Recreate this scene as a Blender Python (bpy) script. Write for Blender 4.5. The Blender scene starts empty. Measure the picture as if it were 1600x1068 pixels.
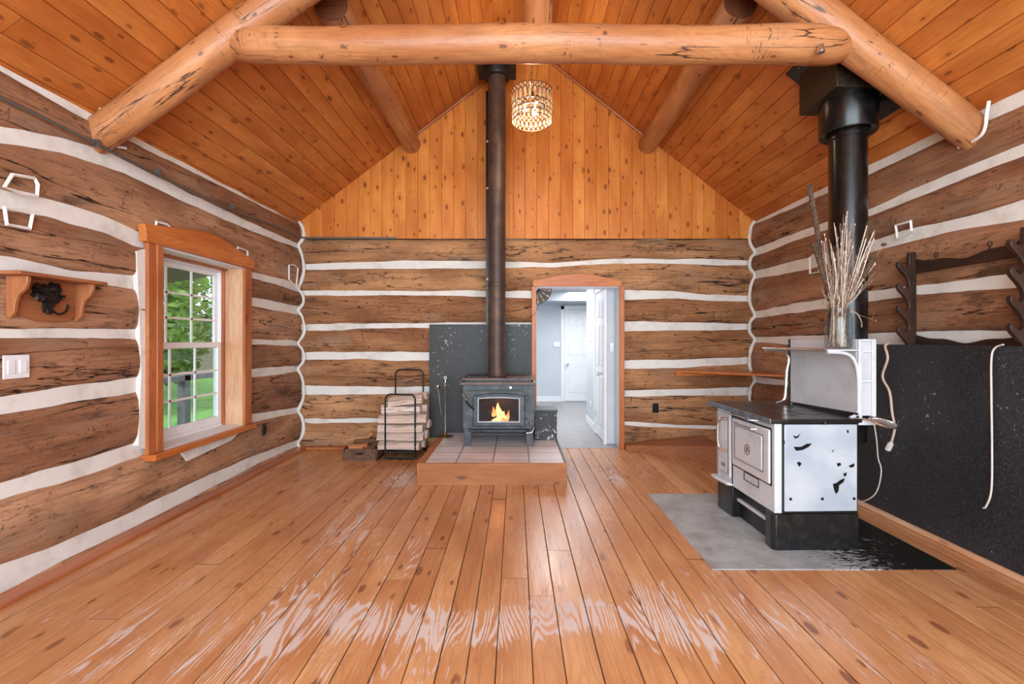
import bpy, math, random
from mathutils import Vector, noise
random.seed(7)
R = math.radians
SC = bpy.context.scene
COL = SC.collection
F = 720.0                      # focal length in pixels of the 1600-wide frame
# ------------------------------------------------------------------ camera
cam = bpy.data.cameras.new('camera'); cam_o = bpy.data.objects.new('camera', cam); COL.objects.link(cam_o)
cam.sensor_width = 36.0; cam.lens = 36.0*F/1600.0
cam.shift_x = -0.00375; cam.shift_y = -0.0025
cam.clip_start = 0.05; cam.clip_end = 300
cam_o.location = (0, 0, 1.35); cam_o.rotation_euler = (R(90), 0, 0)
SC.camera = cam_o
# ------------------------------------------------------------------ exposure, world, lights
vs = SC.view_settings
vs.view_transform = 'Standard'; vs.look = 'None'; vs.gamma = 1.0; vs.use_curve_mapping = False
vs.exposure = 0.08
w = bpy.data.worlds.new('sky'); SC.world = w; w.use_nodes = True
bg = w.node_tree.nodes['Background']; bg.inputs[0].default_value = (0.88, 0.94, 1.0, 1); bg.inputs[1].default_value = 3.0

def lamp(name, kind, loc, power, color=(1, 1, 1), rot=(0, 0, 0), size=1.0, size_y=None, radius=0.05):
    l = bpy.data.lights.new(name, kind); l.energy = power; l.color = color
    if kind == 'AREA':
        l.size = size
        if size_y: l.shape = 'RECTANGLE'; l.size_y = size_y
    elif kind == 'POINT': l.shadow_soft_size = radius
    elif kind == 'SUN': l.angle = R(3)
    o = bpy.data.objects.new(name, l); COL.objects.link(o); o.location = loc; o.rotation_euler = rot
    return o
# added area fill behind the camera, standing in for unseen windows there
lamp('rear_fill', 'AREA', (0.2, -1.9, 2.0), 320, (0.76, 0.91, 1.0), (R(84), 0, 0), 4.6, 2.6)
# overcast sun on the garden outside
lamp('overcast_sun', 'SUN', (-8, 2, 12), 3.0, (1.0, 0.97, 0.92), (R(30), R(-28), 0))
# added area lights without fixtures, brightening the rooms beyond the doorway
lamp('hall_fill', 'AREA', (0.3, 7.3, 2.3), 58, (0.97, 0.98, 1.0), (0, 0, 0), 0.9)
lamp('far_room_fill', 'AREA', (1.5, 9.0, 2.3), 38, (0.97, 0.98, 1.0), (0, 0, 0), 0.9)

# ------------------------------------------------------------------ node helpers and materials
def srgb(r, g, b):
    f = lambda c: ((c/255+0.055)/1.055)**2.4 if c/255 > 0.04045 else c/255/12.92
    return (f(r), f(g), f(b), 1.0)

class NT:
    def __init__(s, name):
        s.m = bpy.data.materials.new(name); s.m.use_nodes = True; s.t = s.m.node_tree; s.t.nodes.clear()
        s.out = s.t.nodes.new('ShaderNodeOutputMaterial')
    def put(s, sock, v):
        if hasattr(v, 'links') or isinstance(v, bpy.types.NodeSocket): s.t.links.new(v, sock)
        elif v is not None: sock.default_value = v
    def n(s, typ, ins=None, **props):
        nd = s.t.nodes.new('ShaderNode'+typ)
        for k, v in props.items(): setattr(nd, k, v)
        for k, v in (ins or {}).items(): s.put(nd.inputs[k], v)
        return nd
    def math(s, op, a, b=None, c=None, clamp=False):
        nd = s.n('Math', {0: a}, operation=op, use_clamp=clamp)
        if b is not None: s.put(nd.inputs[1], b)
        if c is not None: s.put(nd.inputs[2], c)
        return nd.outputs[0]
    def step(s, v, a, b):      # smooth 0..1 from a to b
        nd = s.n('MapRange', {'Value': v, 'From Min': a, 'From Max': b}, interpolation_type='SMOOTHSTEP'); return nd.outputs[0]
    def mix(s, f, a, b, mode='MIX'):
        nd = s.n('Mix', None, data_type='RGBA', blend_type=mode)
        s.put(nd.inputs[0], f); s.put(nd.inputs[6], a); s.put(nd.inputs[7], b); return nd.outputs[2]
    def vec(s, v, sc, off=(0, 0, 0)):
        a = s.n('VectorMath', {0: v, 1: sc}, operation='MULTIPLY').outputs[0]
        return s.n('VectorMath', {0: a, 1: off}, operation='ADD').outputs[0]
    def noise(s, v, scale, detail=4, rough=0.6, dist=0.0):
        return s.n('TexNoise', {'Vector': v, 'Scale': scale, 'Detail': detail, 'Roughness': rough, 'Distortion': dist}).outputs[0]
    def bump(s, h, strength, dist=0.01):
        return s.n('Bump', {'Height': h, 'Strength': strength, 'Distance': dist}).outputs[0]
    def bsdf(s, color, rough=0.5, metal=0.0, normal=None, spec=0.5, coat=0.0, **kw):
        p = s.n('BsdfPrincipled', {'Base Color': color, 'Roughness': rough, 'Metallic': metal, 'Specular IOR Level': spec, 'Coat Weight': coat})
        if normal is not None: s.put(p.inputs['Normal'], normal)
        for k, v in kw.items(): s.put(p.inputs[k], v)
        s.t.links.new(p.outputs[0], s.out.inputs[0]); return s.m

def wood(name, light, mid, dark, knot=0.5, knot_sc=(1.4, 5.0), crack=0.5, speck=0.0, rough=0.45, bump=0.3, vary=0.25, spec=0.35, ring=0.35, worn=False, knot_size=0.16, grain=0.5, stain=0.0):
    t = NT(name)
    gc = t.n('Attribute', attribute_name='gc').outputs['Vector']
    sp = t.n('SeparateXYZ', {0: gc}); x, y, z = sp.outputs
    rnd = t.n('TexWhiteNoise', {'W': z}, noise_dimensions='1D').outputs[0]
    g = t.noise(t.vec(gc, (1.6, 34, 5.3)), 2.0, 5, 0.65, 0.3)
    big = t.noise(t.vec(gc, (0.9, 3.0, 3.1)), 1.6, 3, 0.5)
    # cathedral rings
    nr = t.noise(t.vec(gc, (0.55, 3.6, 2.7)), 1.2, 2, 0.4)
    ph = t.math('ADD', t.math('MULTIPLY', nr, 150.0), t.math('MULTIPLY', y, 90.0))
    wv = t.math('ADD', t.math('MULTIPLY', t.math('SINE', ph), 0.5), 0.5)
    base = t.mix(t.step(big, 0.3, 0.72), light, mid)
    base = t.mix(t.math('MULTIPLY', t.step(wv, 0.35, 1.0), t.math('MULTIPLY', ring, 0.8)), base, mid)
    base = t.mix(t.math('MULTIPLY', t.step(g, 0.42, 0.8), grain), base, dark)
    base = t.mix(t.math('MULTIPLY', t.math('SUBTRACT', 1.0, rnd), vary), base, mid, 'MULTIPLY')
    hgt = g
    if stain:
        st = t.math('MULTIPLY', t.step(t.noise(t.vec(gc, (1.0, 3.4, 9.7)), 1.5, 6, 0.72), 0.54, 0.70), 0.85)
        base = t.mix(t.math('MULTIPLY', st, stain), base, dark)
        gs = t.step(t.noise(t.vec(gc, (1.1, 4.0, 3.7), (5, 1, 0)), 1.3, 3, 0.6), 0.5, 0.75)
        base = t.mix(t.math('MULTIPLY', gs, stain*0.5), base, srgb(158, 138, 122))
    if knot:
        v = t.n('TexVoronoi', {'Vector': t.vec(gc, (knot_sc[0], knot_sc[1], 0.0)), 'Scale': 1.0, 'Randomness': 1.0}, feature='F1', voronoi_dimensions='2D')
        off = t.n('CombineXYZ', {0: t.math('MULTIPLY', rnd, 57.0)}).outputs[0]
        vv = t.n('VectorMath', {0: t.vec(gc, (knot_sc[0], knot_sc[1], 0.0)), 1: off}, operation='ADD').outputs[0]
        t.t.links.new(vv, v.inputs['Vector'])
        d = t.math('ADD', v.outputs['Distance'], t.math('MULTIPLY', t.math('SUBTRACT', g, 0.5), 0.05))
        has = t.step(t.n('SeparateColor', {0: v.outputs['Color']}).outputs[0], 1.0-knot-0.02, 1.0-knot+0.02)
        sz = t.math('MULTIPLY', t.n('SeparateColor', {0: v.outputs['Color']}).outputs[1], knot_size)
        q = t.math('DIVIDE', d, t.math('ADD', sz, knot_size*0.35))
        halo = t.math('MULTIPLY', t.math('SUBTRACT', 1.0, t.step(q, 0.6, 2.4)), has)
        core = t.math('MULTIPLY', t.math('SUBTRACT', 1.0, t.step(q, 0.45, 0.75)), has)
        base = t.mix(t.math('MULTIPLY', halo, 0.55), base, mid)
        base = t.mix(t.math('MULTIPLY', core, 0.85), base, dark)
        hgt = t.math('SUBTRACT', hgt, t.math('MULTIPLY', core, 0.3))
    if crack:
        c1 = t.noise(t.vec(gc, (0.40, 6.0, 4.1)), 1.3, 6, 0.5, 0.3)
        c = t.math('SUBTRACT', 1.0, t.step(t.math('ABSOLUTE', t.math('SUBTRACT', c1, 0.5)), 0.002, 0.009))
        cm = t.step(t.noise(t.vec(gc, (0.6, 2.0, 8.3)), 1.5, 3), 0.44, 0.52)
        c = t.math('MULTIPLY', c, cm)
        c2 = t.noise(t.vec(gc, (9.0, 2.2, 2.3)), 1.3, 3, 0.5, 0.6)      # short checks across the grain
        c2 = t.math('SUBTRACT', 1.0, t.step(t.math('ABSOLUTE', t.math('SUBTRACT', c2, 0.5)), 0.002, 0.006))
        c2 = t.math('MULTIPLY', c2, t.step(t.noise(t.vec(gc, (1.5, 5.0, 6.3)), 1.5, 3), 0.52, 0.60))
        c = t.math('MAXIMUM', c, t.math('MULTIPLY', c2, 0.8))
        base = t.mix(t.math('MULTIPLY', c, crack), base, srgb(38, 25, 18))
        hgt = t.math('SUBTRACT', hgt, t.math('MULTIPLY', c, 0.9))
    if speck:
        s1 = t.noise(t.vec(gc, (9, 26, 4.7)), 1.6, 4, 0.75)
        s1 = t.math('MULTIPLY', t.step(s1, 0.54, 0.66), t.step(t.noise(t.vec(gc, (1.6, 4, 6.1)), 1.5, 2), 0.36, 0.58))
        base = t.mix(t.math('MULTIPLY', s1, speck), base, srgb(58, 38, 27))
        hgt = t.math('SUBTRACT', hgt, t.math('MULTIPLY', s1, 0.4))
    rr = rough
    if worn:
        wr = t.n('Attribute', attribute_name='wear').outputs['Fac']
        n1 = t.noise(t.vec(gc, (5.0, 40.0, 3.3)), 2.0, 5, 0.75)
        n2 = t.noise(t.vec(gc, (1.6, 7.0, 3.9)), 1.3, 4, 0.6)
        a = t.math('ADD', wr, t.math('MULTIPLY', t.math('SUBTRACT', n1, 0.5), 1.7))
        a = t.math('ADD', a, t.math('MULTIPLY', t.math('SUBTRACT', wv, 0.5), 0.65))
        a = t.math('ADD', a, t.math('MULTIPLY', t.math('SUBTRACT', n2, 0.5), 1.6))
        a = t.math('ADD', a, t.math('MULTIPLY', t.math('SUBTRACT', rnd, 0.5), 0.25))
        msk = t.math('MULTIPLY', t.step(a, 0.62, 0.92), t.step(wr, 0.02, 0.25))
        soft = t.math('MULTIPLY', t.step(a, 0.2, 0.8), t.step(wr, 0.02, 0.3))
        base = t.mix(t.math('MULTIPLY', soft, 0.35), base, srgb(196, 150, 120))
        base = t.mix(t.math('MULTIPLY', msk, 0.75), base, srgb(212, 204, 204))
        rr = t.math('ADD', t.math('MULTIPLY', g, 0.18), t.math('ADD', rough-0.09, t.math('MULTIPLY', msk, 0.3)))
    return t.bsdf(base, rr, 0, t.bump(hgt, bump, 0.006), spec)

def plain(name, c, rough=0.5, metal=0.0, c2=None, nsc=8.0, a=0.45, b=0.65, bump=0.0, spec=0.5, amt=1.0, coat=0.0, detail=5):
    t = NT(name)
    co = t.n('TexCoord').outputs['Object']
    nz = t.noise(co, nsc, detail, 0.65)
    base = t.mix(t.math('MULTIPLY', t.step(nz, a, b), amt), c, c2 if c2 else tuple(min(1, v*0.85) for v in c[:3])+(1,))
    nrm = t.bump(t.noise(co, nsc*3, 4), bump, 0.004) if bump else None
    return t.bsdf(base, rough, metal, nrm, spec, coat)

M = {}
M['log'] = wood('hewn_log', srgb(206, 160, 124), srgb(154, 110, 80), srgb(58, 40, 30), knot=0.6, knot_sc=(3.2, 7.5), knot_size=0.085, crack=1.0, speck=0.5, rough=0.75, bump=0.7, vary=0.6, stain=0.95, grain=0.5, ring=0.3)
M['log_back'] = wood('hewn_log_back', srgb(212, 162, 114), srgb(160, 112, 76), srgb(62, 42, 30), knot=0.6, knot_sc=(3.2, 7.5), knot_size=0.085, crack=1.0, speck=0.5, rough=0.75, bump=0.7, vary=0.6, stain=0.95, grain=0.5, ring=0.3)
M['ceiling'] = wood('ceiling_pine', srgb(218, 142, 72), srgb(184, 106, 46), srgb(112, 60, 30), knot=0.75, knot_sc=(3.2, 7.5), knot_size=0.17, crack=0.0, rough=0.42, bump=0.15, vary=0.35, spec=0.3, ring=0.35, grain=0.3)
M['gable'] = wood('gable_pine', srgb(232, 156, 76), srgb(206, 124, 52), srgb(124, 64, 30), knot=0.8, knot_sc=(4.0, 7.5), knot_size=0.18, crack=0.0, rough=0.42, bump=0.15, vary=0.4, spec=0.3, ring=0.3, grain=0.3)
M['beam'] = wood('peeled_log', srgb(204, 144, 94), srgb(172, 110, 68), srgb(92, 54, 34), knot=0.8, knot_sc=(3.0, 6.5), knot_size=0.10, crack=0.9, speck=0.15, rough=0.36, bump=0.3, stain=0.3, vary=0.15, spec=0.45, grain=0.4)
M['beam_end'] = wood('log_end_grain', srgb(120, 66, 38), srgb(88, 46, 28), srgb(45, 24, 16), knot=0, crack=0.9, rough=0.6)
M['floor'] = wood('floor_pine', srgb(218, 168, 118), srgb(190, 132, 86), srgb(120, 68, 44), knot=0.5, knot_sc=(2.6, 6.5), knot_size=0.17, crack=0.15, rough=0.26, bump=0.12, vary=0.3, spec=0.5, worn=True, ring=0.5, grain=0.35)
M['trim'] = wood('orange_trim', srgb(212, 132, 70), srgb(188, 104, 50), srgb(96, 48, 24), knot=0.3, knot_sc=(2.0, 6.0), crack=0.1, rough=0.35, bump=0.15, vary=0.1, ring=0.5)
M['casing'] = wood('window_casing', srgb(196, 124, 78), srgb(166, 92, 52), srgb(96, 48, 26), knot=0.3, knot_sc=(2.0, 6.0), crack=0.1, rough=0.35, bump=0.15, vary=0.1)
M['reveal'] = wood('pale_reveal', srgb(232, 196, 164), srgb(214, 164, 124), srgb(150, 92, 60), knot=0.2, knot_sc=(2.0, 6.0), crack=0.0, rough=0.4, bump=0.1)
M['board'] = wood('hearth_board', srgb(182, 122, 78), srgb(154, 98, 60), srgb(92, 54, 38), knot=0.5, knot_sc=(2.2, 6.0), crack=0.1, rough=0.4, bump=0.15, ring=0.5)
M['split'] = wood('split_firewood', srgb(230, 214, 204), srgb(206, 182, 168), srgb(136, 108, 94), knot=0.1, crack=0.5, rough=0.85, bump=0.6, vary=0.35)
M['bark'] = wood('bark', srgb(132, 96, 72), srgb(100, 68, 50), srgb(48, 32, 24), knot=0, crack=0.8, speck=0.6, rough=0.9, bump=0.9)
M['kindling'] = wood('kindling_wood', srgb(214, 160, 116), srgb(186, 124, 82), srgb(104, 66, 44), knot=0.1, crack=0.5, rough=0.85, bump=0.6, vary=0.3)
M['darkwood'] = wood('dark_stained_wood', srgb(74, 50, 38), srgb(50, 34, 27), srgb(28, 19, 15), knot=0.1, crack=0.2, rough=0.4, bump=0.2)
M['shelfwood'] = wood('carved_shelf_wood', srgb(178, 116, 76), srgb(150, 90, 56), srgb(90, 50, 30), knot=0.1, crack=0.1, rough=0.45, bump=0.15)
M['chink'] = plain('chinking_mortar', srgb(228, 226, 222), 0.85, 0, srgb(204, 200, 192), 5, 0.45, 0.75, bump=0.5)
M['dark'] = plain('groove_shadow_wood', srgb(52, 30, 18), 0.8)
M['gap'] = plain('dark_gap', srgb(34, 22, 16), 0.9)
M['black_metal'] = plain('black_metal', srgb(28, 28, 30), 0.35, 0.3, srgb(44, 42, 42), 14)
M['tube'] = plain('black_tube', srgb(16, 16, 17), 0.35, 0.2)
M['pipe'] = plain('aged_stove_pipe', srgb(74, 60, 54), 0.5, 0.35, srgb(104, 78, 64), 7, 0.42, 0.7, bump=0.1)
M['pipe_new'] = plain('gloss_black_pipe', srgb(14, 14, 15), 0.25, 0.2, srgb(30, 29, 29), 20)
M['box_brown'] = plain('brown_black_box', srgb(40, 32, 24), 0.45, 0.2, srgb(58, 44, 30), 40)
M['iron'] = plain('stove_plate', srgb(66, 70, 76), 0.5, 0.3, srgb(86, 90, 96), 9, bump=0.1)
M['iron_top'] = plain('stove_top_plate', srgb(104, 88, 82), 0.5, 0.3, srgb(76, 66, 64), 9, bump=0.1)
M['cooktop'] = plain('cooktop_iron', srgb(38, 34, 33), 0.28, 0.4, srgb(64, 54, 50), 9, bump=0.08)
M['enamel'] = plain('white_enamel', srgb(204, 208, 214), 0.22, 0, srgb(188, 192, 200), 4, spec=0.5)
M['splash'] = plain('grey_white_enamel', srgb(196, 197, 202), 0.16, 0, srgb(182, 184, 190), 3, spec=0.6)
M['nickel'] = plain('nickel', srgb(205, 202, 198), 0.22, 0.95)
M['steel_trim'] = plain('grey_steel_rim', srgb(120, 134, 150), 0.35, 0.5, srgb(90, 100, 112), 12)
M['rimsteel'] = plain('worn_rim', srgb(150, 154, 162), 0.4, 0.4)
M['shedwall'] = plain('shed_paint', srgb(120, 116, 104), 0.8)
M['brass'] = plain('brass', srgb(176, 150, 112), 0.3, 0.9, srgb(120, 96, 66), 30)
M['bronze'] = plain('dark_bronze_wire', srgb(96, 70, 50), 0.4, 0.6)
M['white'] = plain('white_paint', srgb(232, 234, 240), 0.4, 0, srgb(226, 228, 234), 3)
M['vinyl'] = plain('white_vinyl', srgb(244, 246, 252), 0.35, 0, srgb(234, 238, 246), 3)
M['hallwall'] = plain('grey_wall_paint', srgb(196, 203, 210), 0.7, 0, srgb(190, 198, 206), 2)
M['white_ceiling'] = plain('white_ceiling_paint', srgb(232, 232, 234), 0.8)
M['cord'] = plain('cream_cord', srgb(216, 206, 198), 0.5)
M['cord_tan'] = plain('tan_cord', srgb(206, 176, 158), 0.5)
M['galv'] = plain('conduit_grey', srgb(120, 116, 112), 0.35, 0.6)
M['bulb_glass'] = None

def flecked(name, base, fleck, sc, lo, hi, rough=0.5, grey=None):
    t = NT(name); co = t.n('TexCoord').outputs['Object']
    f = t.noise(co, sc, 3, 0.6); big = t.noise(co, 1.7, 4, 0.6)
    c = t.mix(t.math('MULTIPLY', t.step(big, 0.4, 0.75), 0.7), base, grey or fleck)
    gr = t.noise(co, 95.0, 2, 0.6)
    c = t.mix(t.math('MULTIPLY', t.step(gr, 0.46, 0.70), 0.7), c, tuple(min(1, v*4+0.02) for v in base[:3])+(1,))
    c = t.mix(t.step(t.math('ADD', f, t.math('MULTIPLY', t.math('SUBTRACT', big, 0.5), 0.5)), lo, hi), c, fleck)
    return t.bsdf(c, rough, 0, t.bump(gr, 0.2, 0.002))
M['panel'] = flecked('black_fire_board', srgb(30, 31, 35), srgb(150, 152, 158), 42, 0.72, 0.76, 0.55, srgb(50, 51, 56))
M['panel_back'] = flecked('black_hearth_board', srgb(26, 28, 29), srgb(160, 160, 156), 30, 0.68, 0.73, 0.5, srgb(44, 46, 48))
M['box_speck'] = flecked('flaking_black_box', srgb(30, 31, 34), srgb(186, 186, 188), 30, 0.60, 0.66, 0.5, srgb(44, 46, 50))

def mat_mat():
    t = NT('worn_metal_mat'); P = t.n('NewGeometry').outputs['Position']
    sp = t.n('SeparateXYZ', {0: P})
    n = t.noise(P, 5.0, 6, 0.7); n2 = t.noise(t.vec(P, (9, 22, 1)), 2.0, 6, 0.75)
    base = t.mix(t.step(n, 0.35, 0.7), srgb(176, 184, 190), srgb(146, 146, 146))
    blk = t.math('ADD', t.math('MULTIPLY', t.math('SUBTRACT', sp.outputs[0], 1.95), 1.1), t.math('MULTIPLY', t.math('SUBTRACT', n2, 0.5), 2.2))
    base = t.mix(t.step(blk, 0.05, 0.2), base, srgb(24, 24, 25))
    wt = t.step(t.noise(P, 7.0, 5, 0.7), 0.62, 0.68)
    base = t.mix(t.math('MULTIPLY', wt, 0.6), base, srgb(182, 190, 196))
    return t.bsdf(base, 0.42, 0.15, t.bump(n2, 0.1, 0.003))
M['mat'] = mat_mat()

def tile_mat(name, sx, sy, ox, oy, c1, c2, mortar, msize=0.008):
    t = NT(name); P = t.n('NewGeometry').outputs['Position']
    b = t.n('TexBrick', {'Vector': t.vec(P, (1, 1, 0), (ox, oy, 0)), 'Color1': c1, 'Color2': c2, 'Mortar': mortar, 'Scale': 1.0, 'Mortar Size': msize, 'Mortar Smooth': 0.1, 'Brick Width': sx, 'Row Height': sy}, offset=0.0, squash=1.0)
    n = t.noise(t.vec(P, (1.5, 14, 1)), 2.5, 5, 0.65)
    c = t.mix(t.math('MULTIPLY', t.step(n, 0.4, 0.75), 0.5), b.outputs[0], srgb(170, 160, 156))
    return t.bsdf(c, 0.35, 0, t.bump(b.outputs[1], -0.3, 0.003))
M['tile'] = tile_mat('stone_hearth_tile', 0.343, 0.29, 0.903+0.0, -0.05, srgb(232, 230, 236), srgb(232, 220, 216), srgb(140, 132, 132))
M['hallfloor'] = tile_mat('grey_plank_floor', 0.9, 0.15, 0, 0, srgb(150, 150, 152), srgb(138, 138, 140), srgb(118, 118, 120), 0.004)

def side_panel_mat():
    t = NT('chipped_white_enamel'); co = t.n('TexCoord').outputs['Object']
    n = t.noise(t.vec(co, (7, 1, 9)), 1.0, 5, 0.6); big = t.noise(co, 3.0, 3, 0.5)
    chip = t.step(n, 0.70, 0.715)
    base = t.mix(t.step(big, 0.35, 0.7), srgb(186, 192, 200), srgb(160, 170, 182))
    rust = t.step(n, 0.665, 0.70)
    base = t.mix(t.math('MULTIPLY', rust, 0.3), base, srgb(150, 150, 156))
    base = t.mix(chip, base, srgb(38, 36, 38))
    return t.bsdf(base, 0.25, 0, t.bump(n, 0.05, 0.003))
M['side'] = side_panel_mat()

def emis(name, c, s):
    t = NT(name); e = t.n('Emission', {'Color': c, 'Strength': s}); t.t.links.new(e.outputs[0], t.out.inputs[0]); return t.m
def flame_mat():
    t = NT('flame'); P = t.n('TexCoord').outputs['Generated']; z = t.n('SeparateXYZ', {0: P}).outputs[2]
    n = t.noise(P, 4, 3)
    c = t.mix(t.step(t.math('ADD', z, t.math('MULTIPLY', n, 0.4)), 0.3, 1.1), (1.0, 0.62, 0.20, 1), (1.0, 0.26, 0.04, 1))
    e = t.n('Emission', {'Color': c, 'Strength': 4.0}); t.t.links.new(e.outputs[0], t.out.inputs[0]); return t.m
M['flame'] = flame_mat()
M['flame_core'] = emis('flame_core', (1.0, 0.72, 0.28, 1), 6.0)
M['ember'] = emis('embers', (1.0, 0.22, 0.04, 1), 1.6)
M['bulb'] = emis('lit_bulb', (1.0, 0.86, 0.64, 1), 5)
def glass(name, tint=(1, 1, 1, 1), refl=0.1, rough=0.02):
    t = NT(name); tr = t.n('BsdfTransparent', {'Color': tint}); gl = t.n('BsdfGlossy', {'Roughness': rough})
    g = t.n('NewGeometry'); dt = t.math('ABSOLUTE', t.n('VectorMath', {0: g.outputs['Incoming'], 1: g.outputs['Normal']}, operation='DOT_PRODUCT').outputs['Value'])
    f = t.math('ADD', t.math('MULTIPLY', t.math('POWER', t.math('SUBTRACT', 1.0, dt), 5.0), 0.9), refl, clamp=True)
    mx = t.n('MixShader', {0: f}); t.t.links.new(tr.outputs[0], mx.inputs[1]); t.t.links.new(gl.outputs[0], mx.inputs[2])
    t.t.links.new(mx.outputs[0], t.out.inputs[0]); return t.m
M['glass'] = glass('window_glass', (0.93, 0.97, 0.96, 1), 0.03)
M['jar'] = glass('jar_glass', (0.90, 0.925, 0.93, 1), 0.025, 0.03)
M['smoked'] = glass('smoked_stove_glass', (0.62, 0.52, 0.50, 1), 0.02, 0.1)
def shell_mat():
    t = NT('capiz_shell'); co = t.n('TexCoord').outputs['Object']; n = t.noise(co, 16, 3)
    c = t.mix(t.step(n, 0.35, 0.65), srgb(206, 204, 198), srgb(196, 160, 112))
    d = t.n('BsdfDiffuse', {'Color': c}); tr = t.n('BsdfTranslucent', {'Color': c}); mx = t.n('MixShader', {0: 0.5})
    t.t.links.new(d.outputs[0], mx.inputs[1]); t.t.links.new(tr.outputs[0], mx.inputs[2]); t.t.links.new(mx.outputs[0], t.out.inputs[0]); return t.m
M['shell'] = shell_mat()
def leaf_mat(name, a, b):
    t = NT(name); P = t.n('NewGeometry').outputs['Position']; n = t.noise(P, 0.9, 4)
    c = t.mix(t.step(n, 0.35, 0.65), a, b)
    d = t.n('BsdfDiffuse', {'Color': c}); tr = t.n('BsdfTranslucent', {'Color': c}); mx = t.n('MixShader', {0: 0.35})
    t.t.links.new(d.outputs[0], mx.inputs[1]); t.t.links.new(tr.outputs[0], mx.inputs[2]); t.t.links.new(mx.outputs[0], t.out.inputs[0]); return t.m
M['leaf'] = leaf_mat('leaves_light', srgb(140, 166, 92), srgb(70, 100, 52))
M['leaf2'] = leaf_mat('leaves_dark', srgb(78, 104, 72), srgb(42, 64, 46))
M['grass'] = plain('lawn', srgb(84, 132, 56), 0.9, 0, srgb(62, 108, 44), 3)
M['grey_wood'] = plain('weathered_grey_wood', srgb(96, 96, 98), 0.8, 0, srgb(74, 74, 76), 9)
M['soffit'] = plain('dark_soffit', srgb(88, 74, 64), 0.8)
M['dry'] = plain('dry_stalk', srgb(158, 130, 110), 0.8, 0, srgb(104, 80, 68), 30)
M['dry_pale'] = plain('pale_stalk', srgb(226, 214, 202), 0.8, 0, srgb(190, 172, 158), 30)
M['dry_dark'] = plain('dark_seed_head', srgb(96, 74, 58), 0.9, 0, srgb(58, 46, 42), 60, bump=0.8)
M['mask'] = plain('dark_cast_metal', srgb(34, 30, 32), 0.35, 0.6, srgb(60, 52, 50), 40)
M['carton'] = plain('brown_tray', srgb(104, 72, 54), 0.7, 0, srgb(84, 56, 42), 14)

# ------------------------------------------------------------------ mesh builder
ORG = {}
def empty(name, loc, label, cat, group=None):
    o = bpy.data.objects.new(name, None); COL.objects.link(o); o.location = loc; ORG[o.name] = Vector(loc)
    o['label'] = label; o['category'] = cat
    if group: o['group'] = group
    return o

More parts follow.
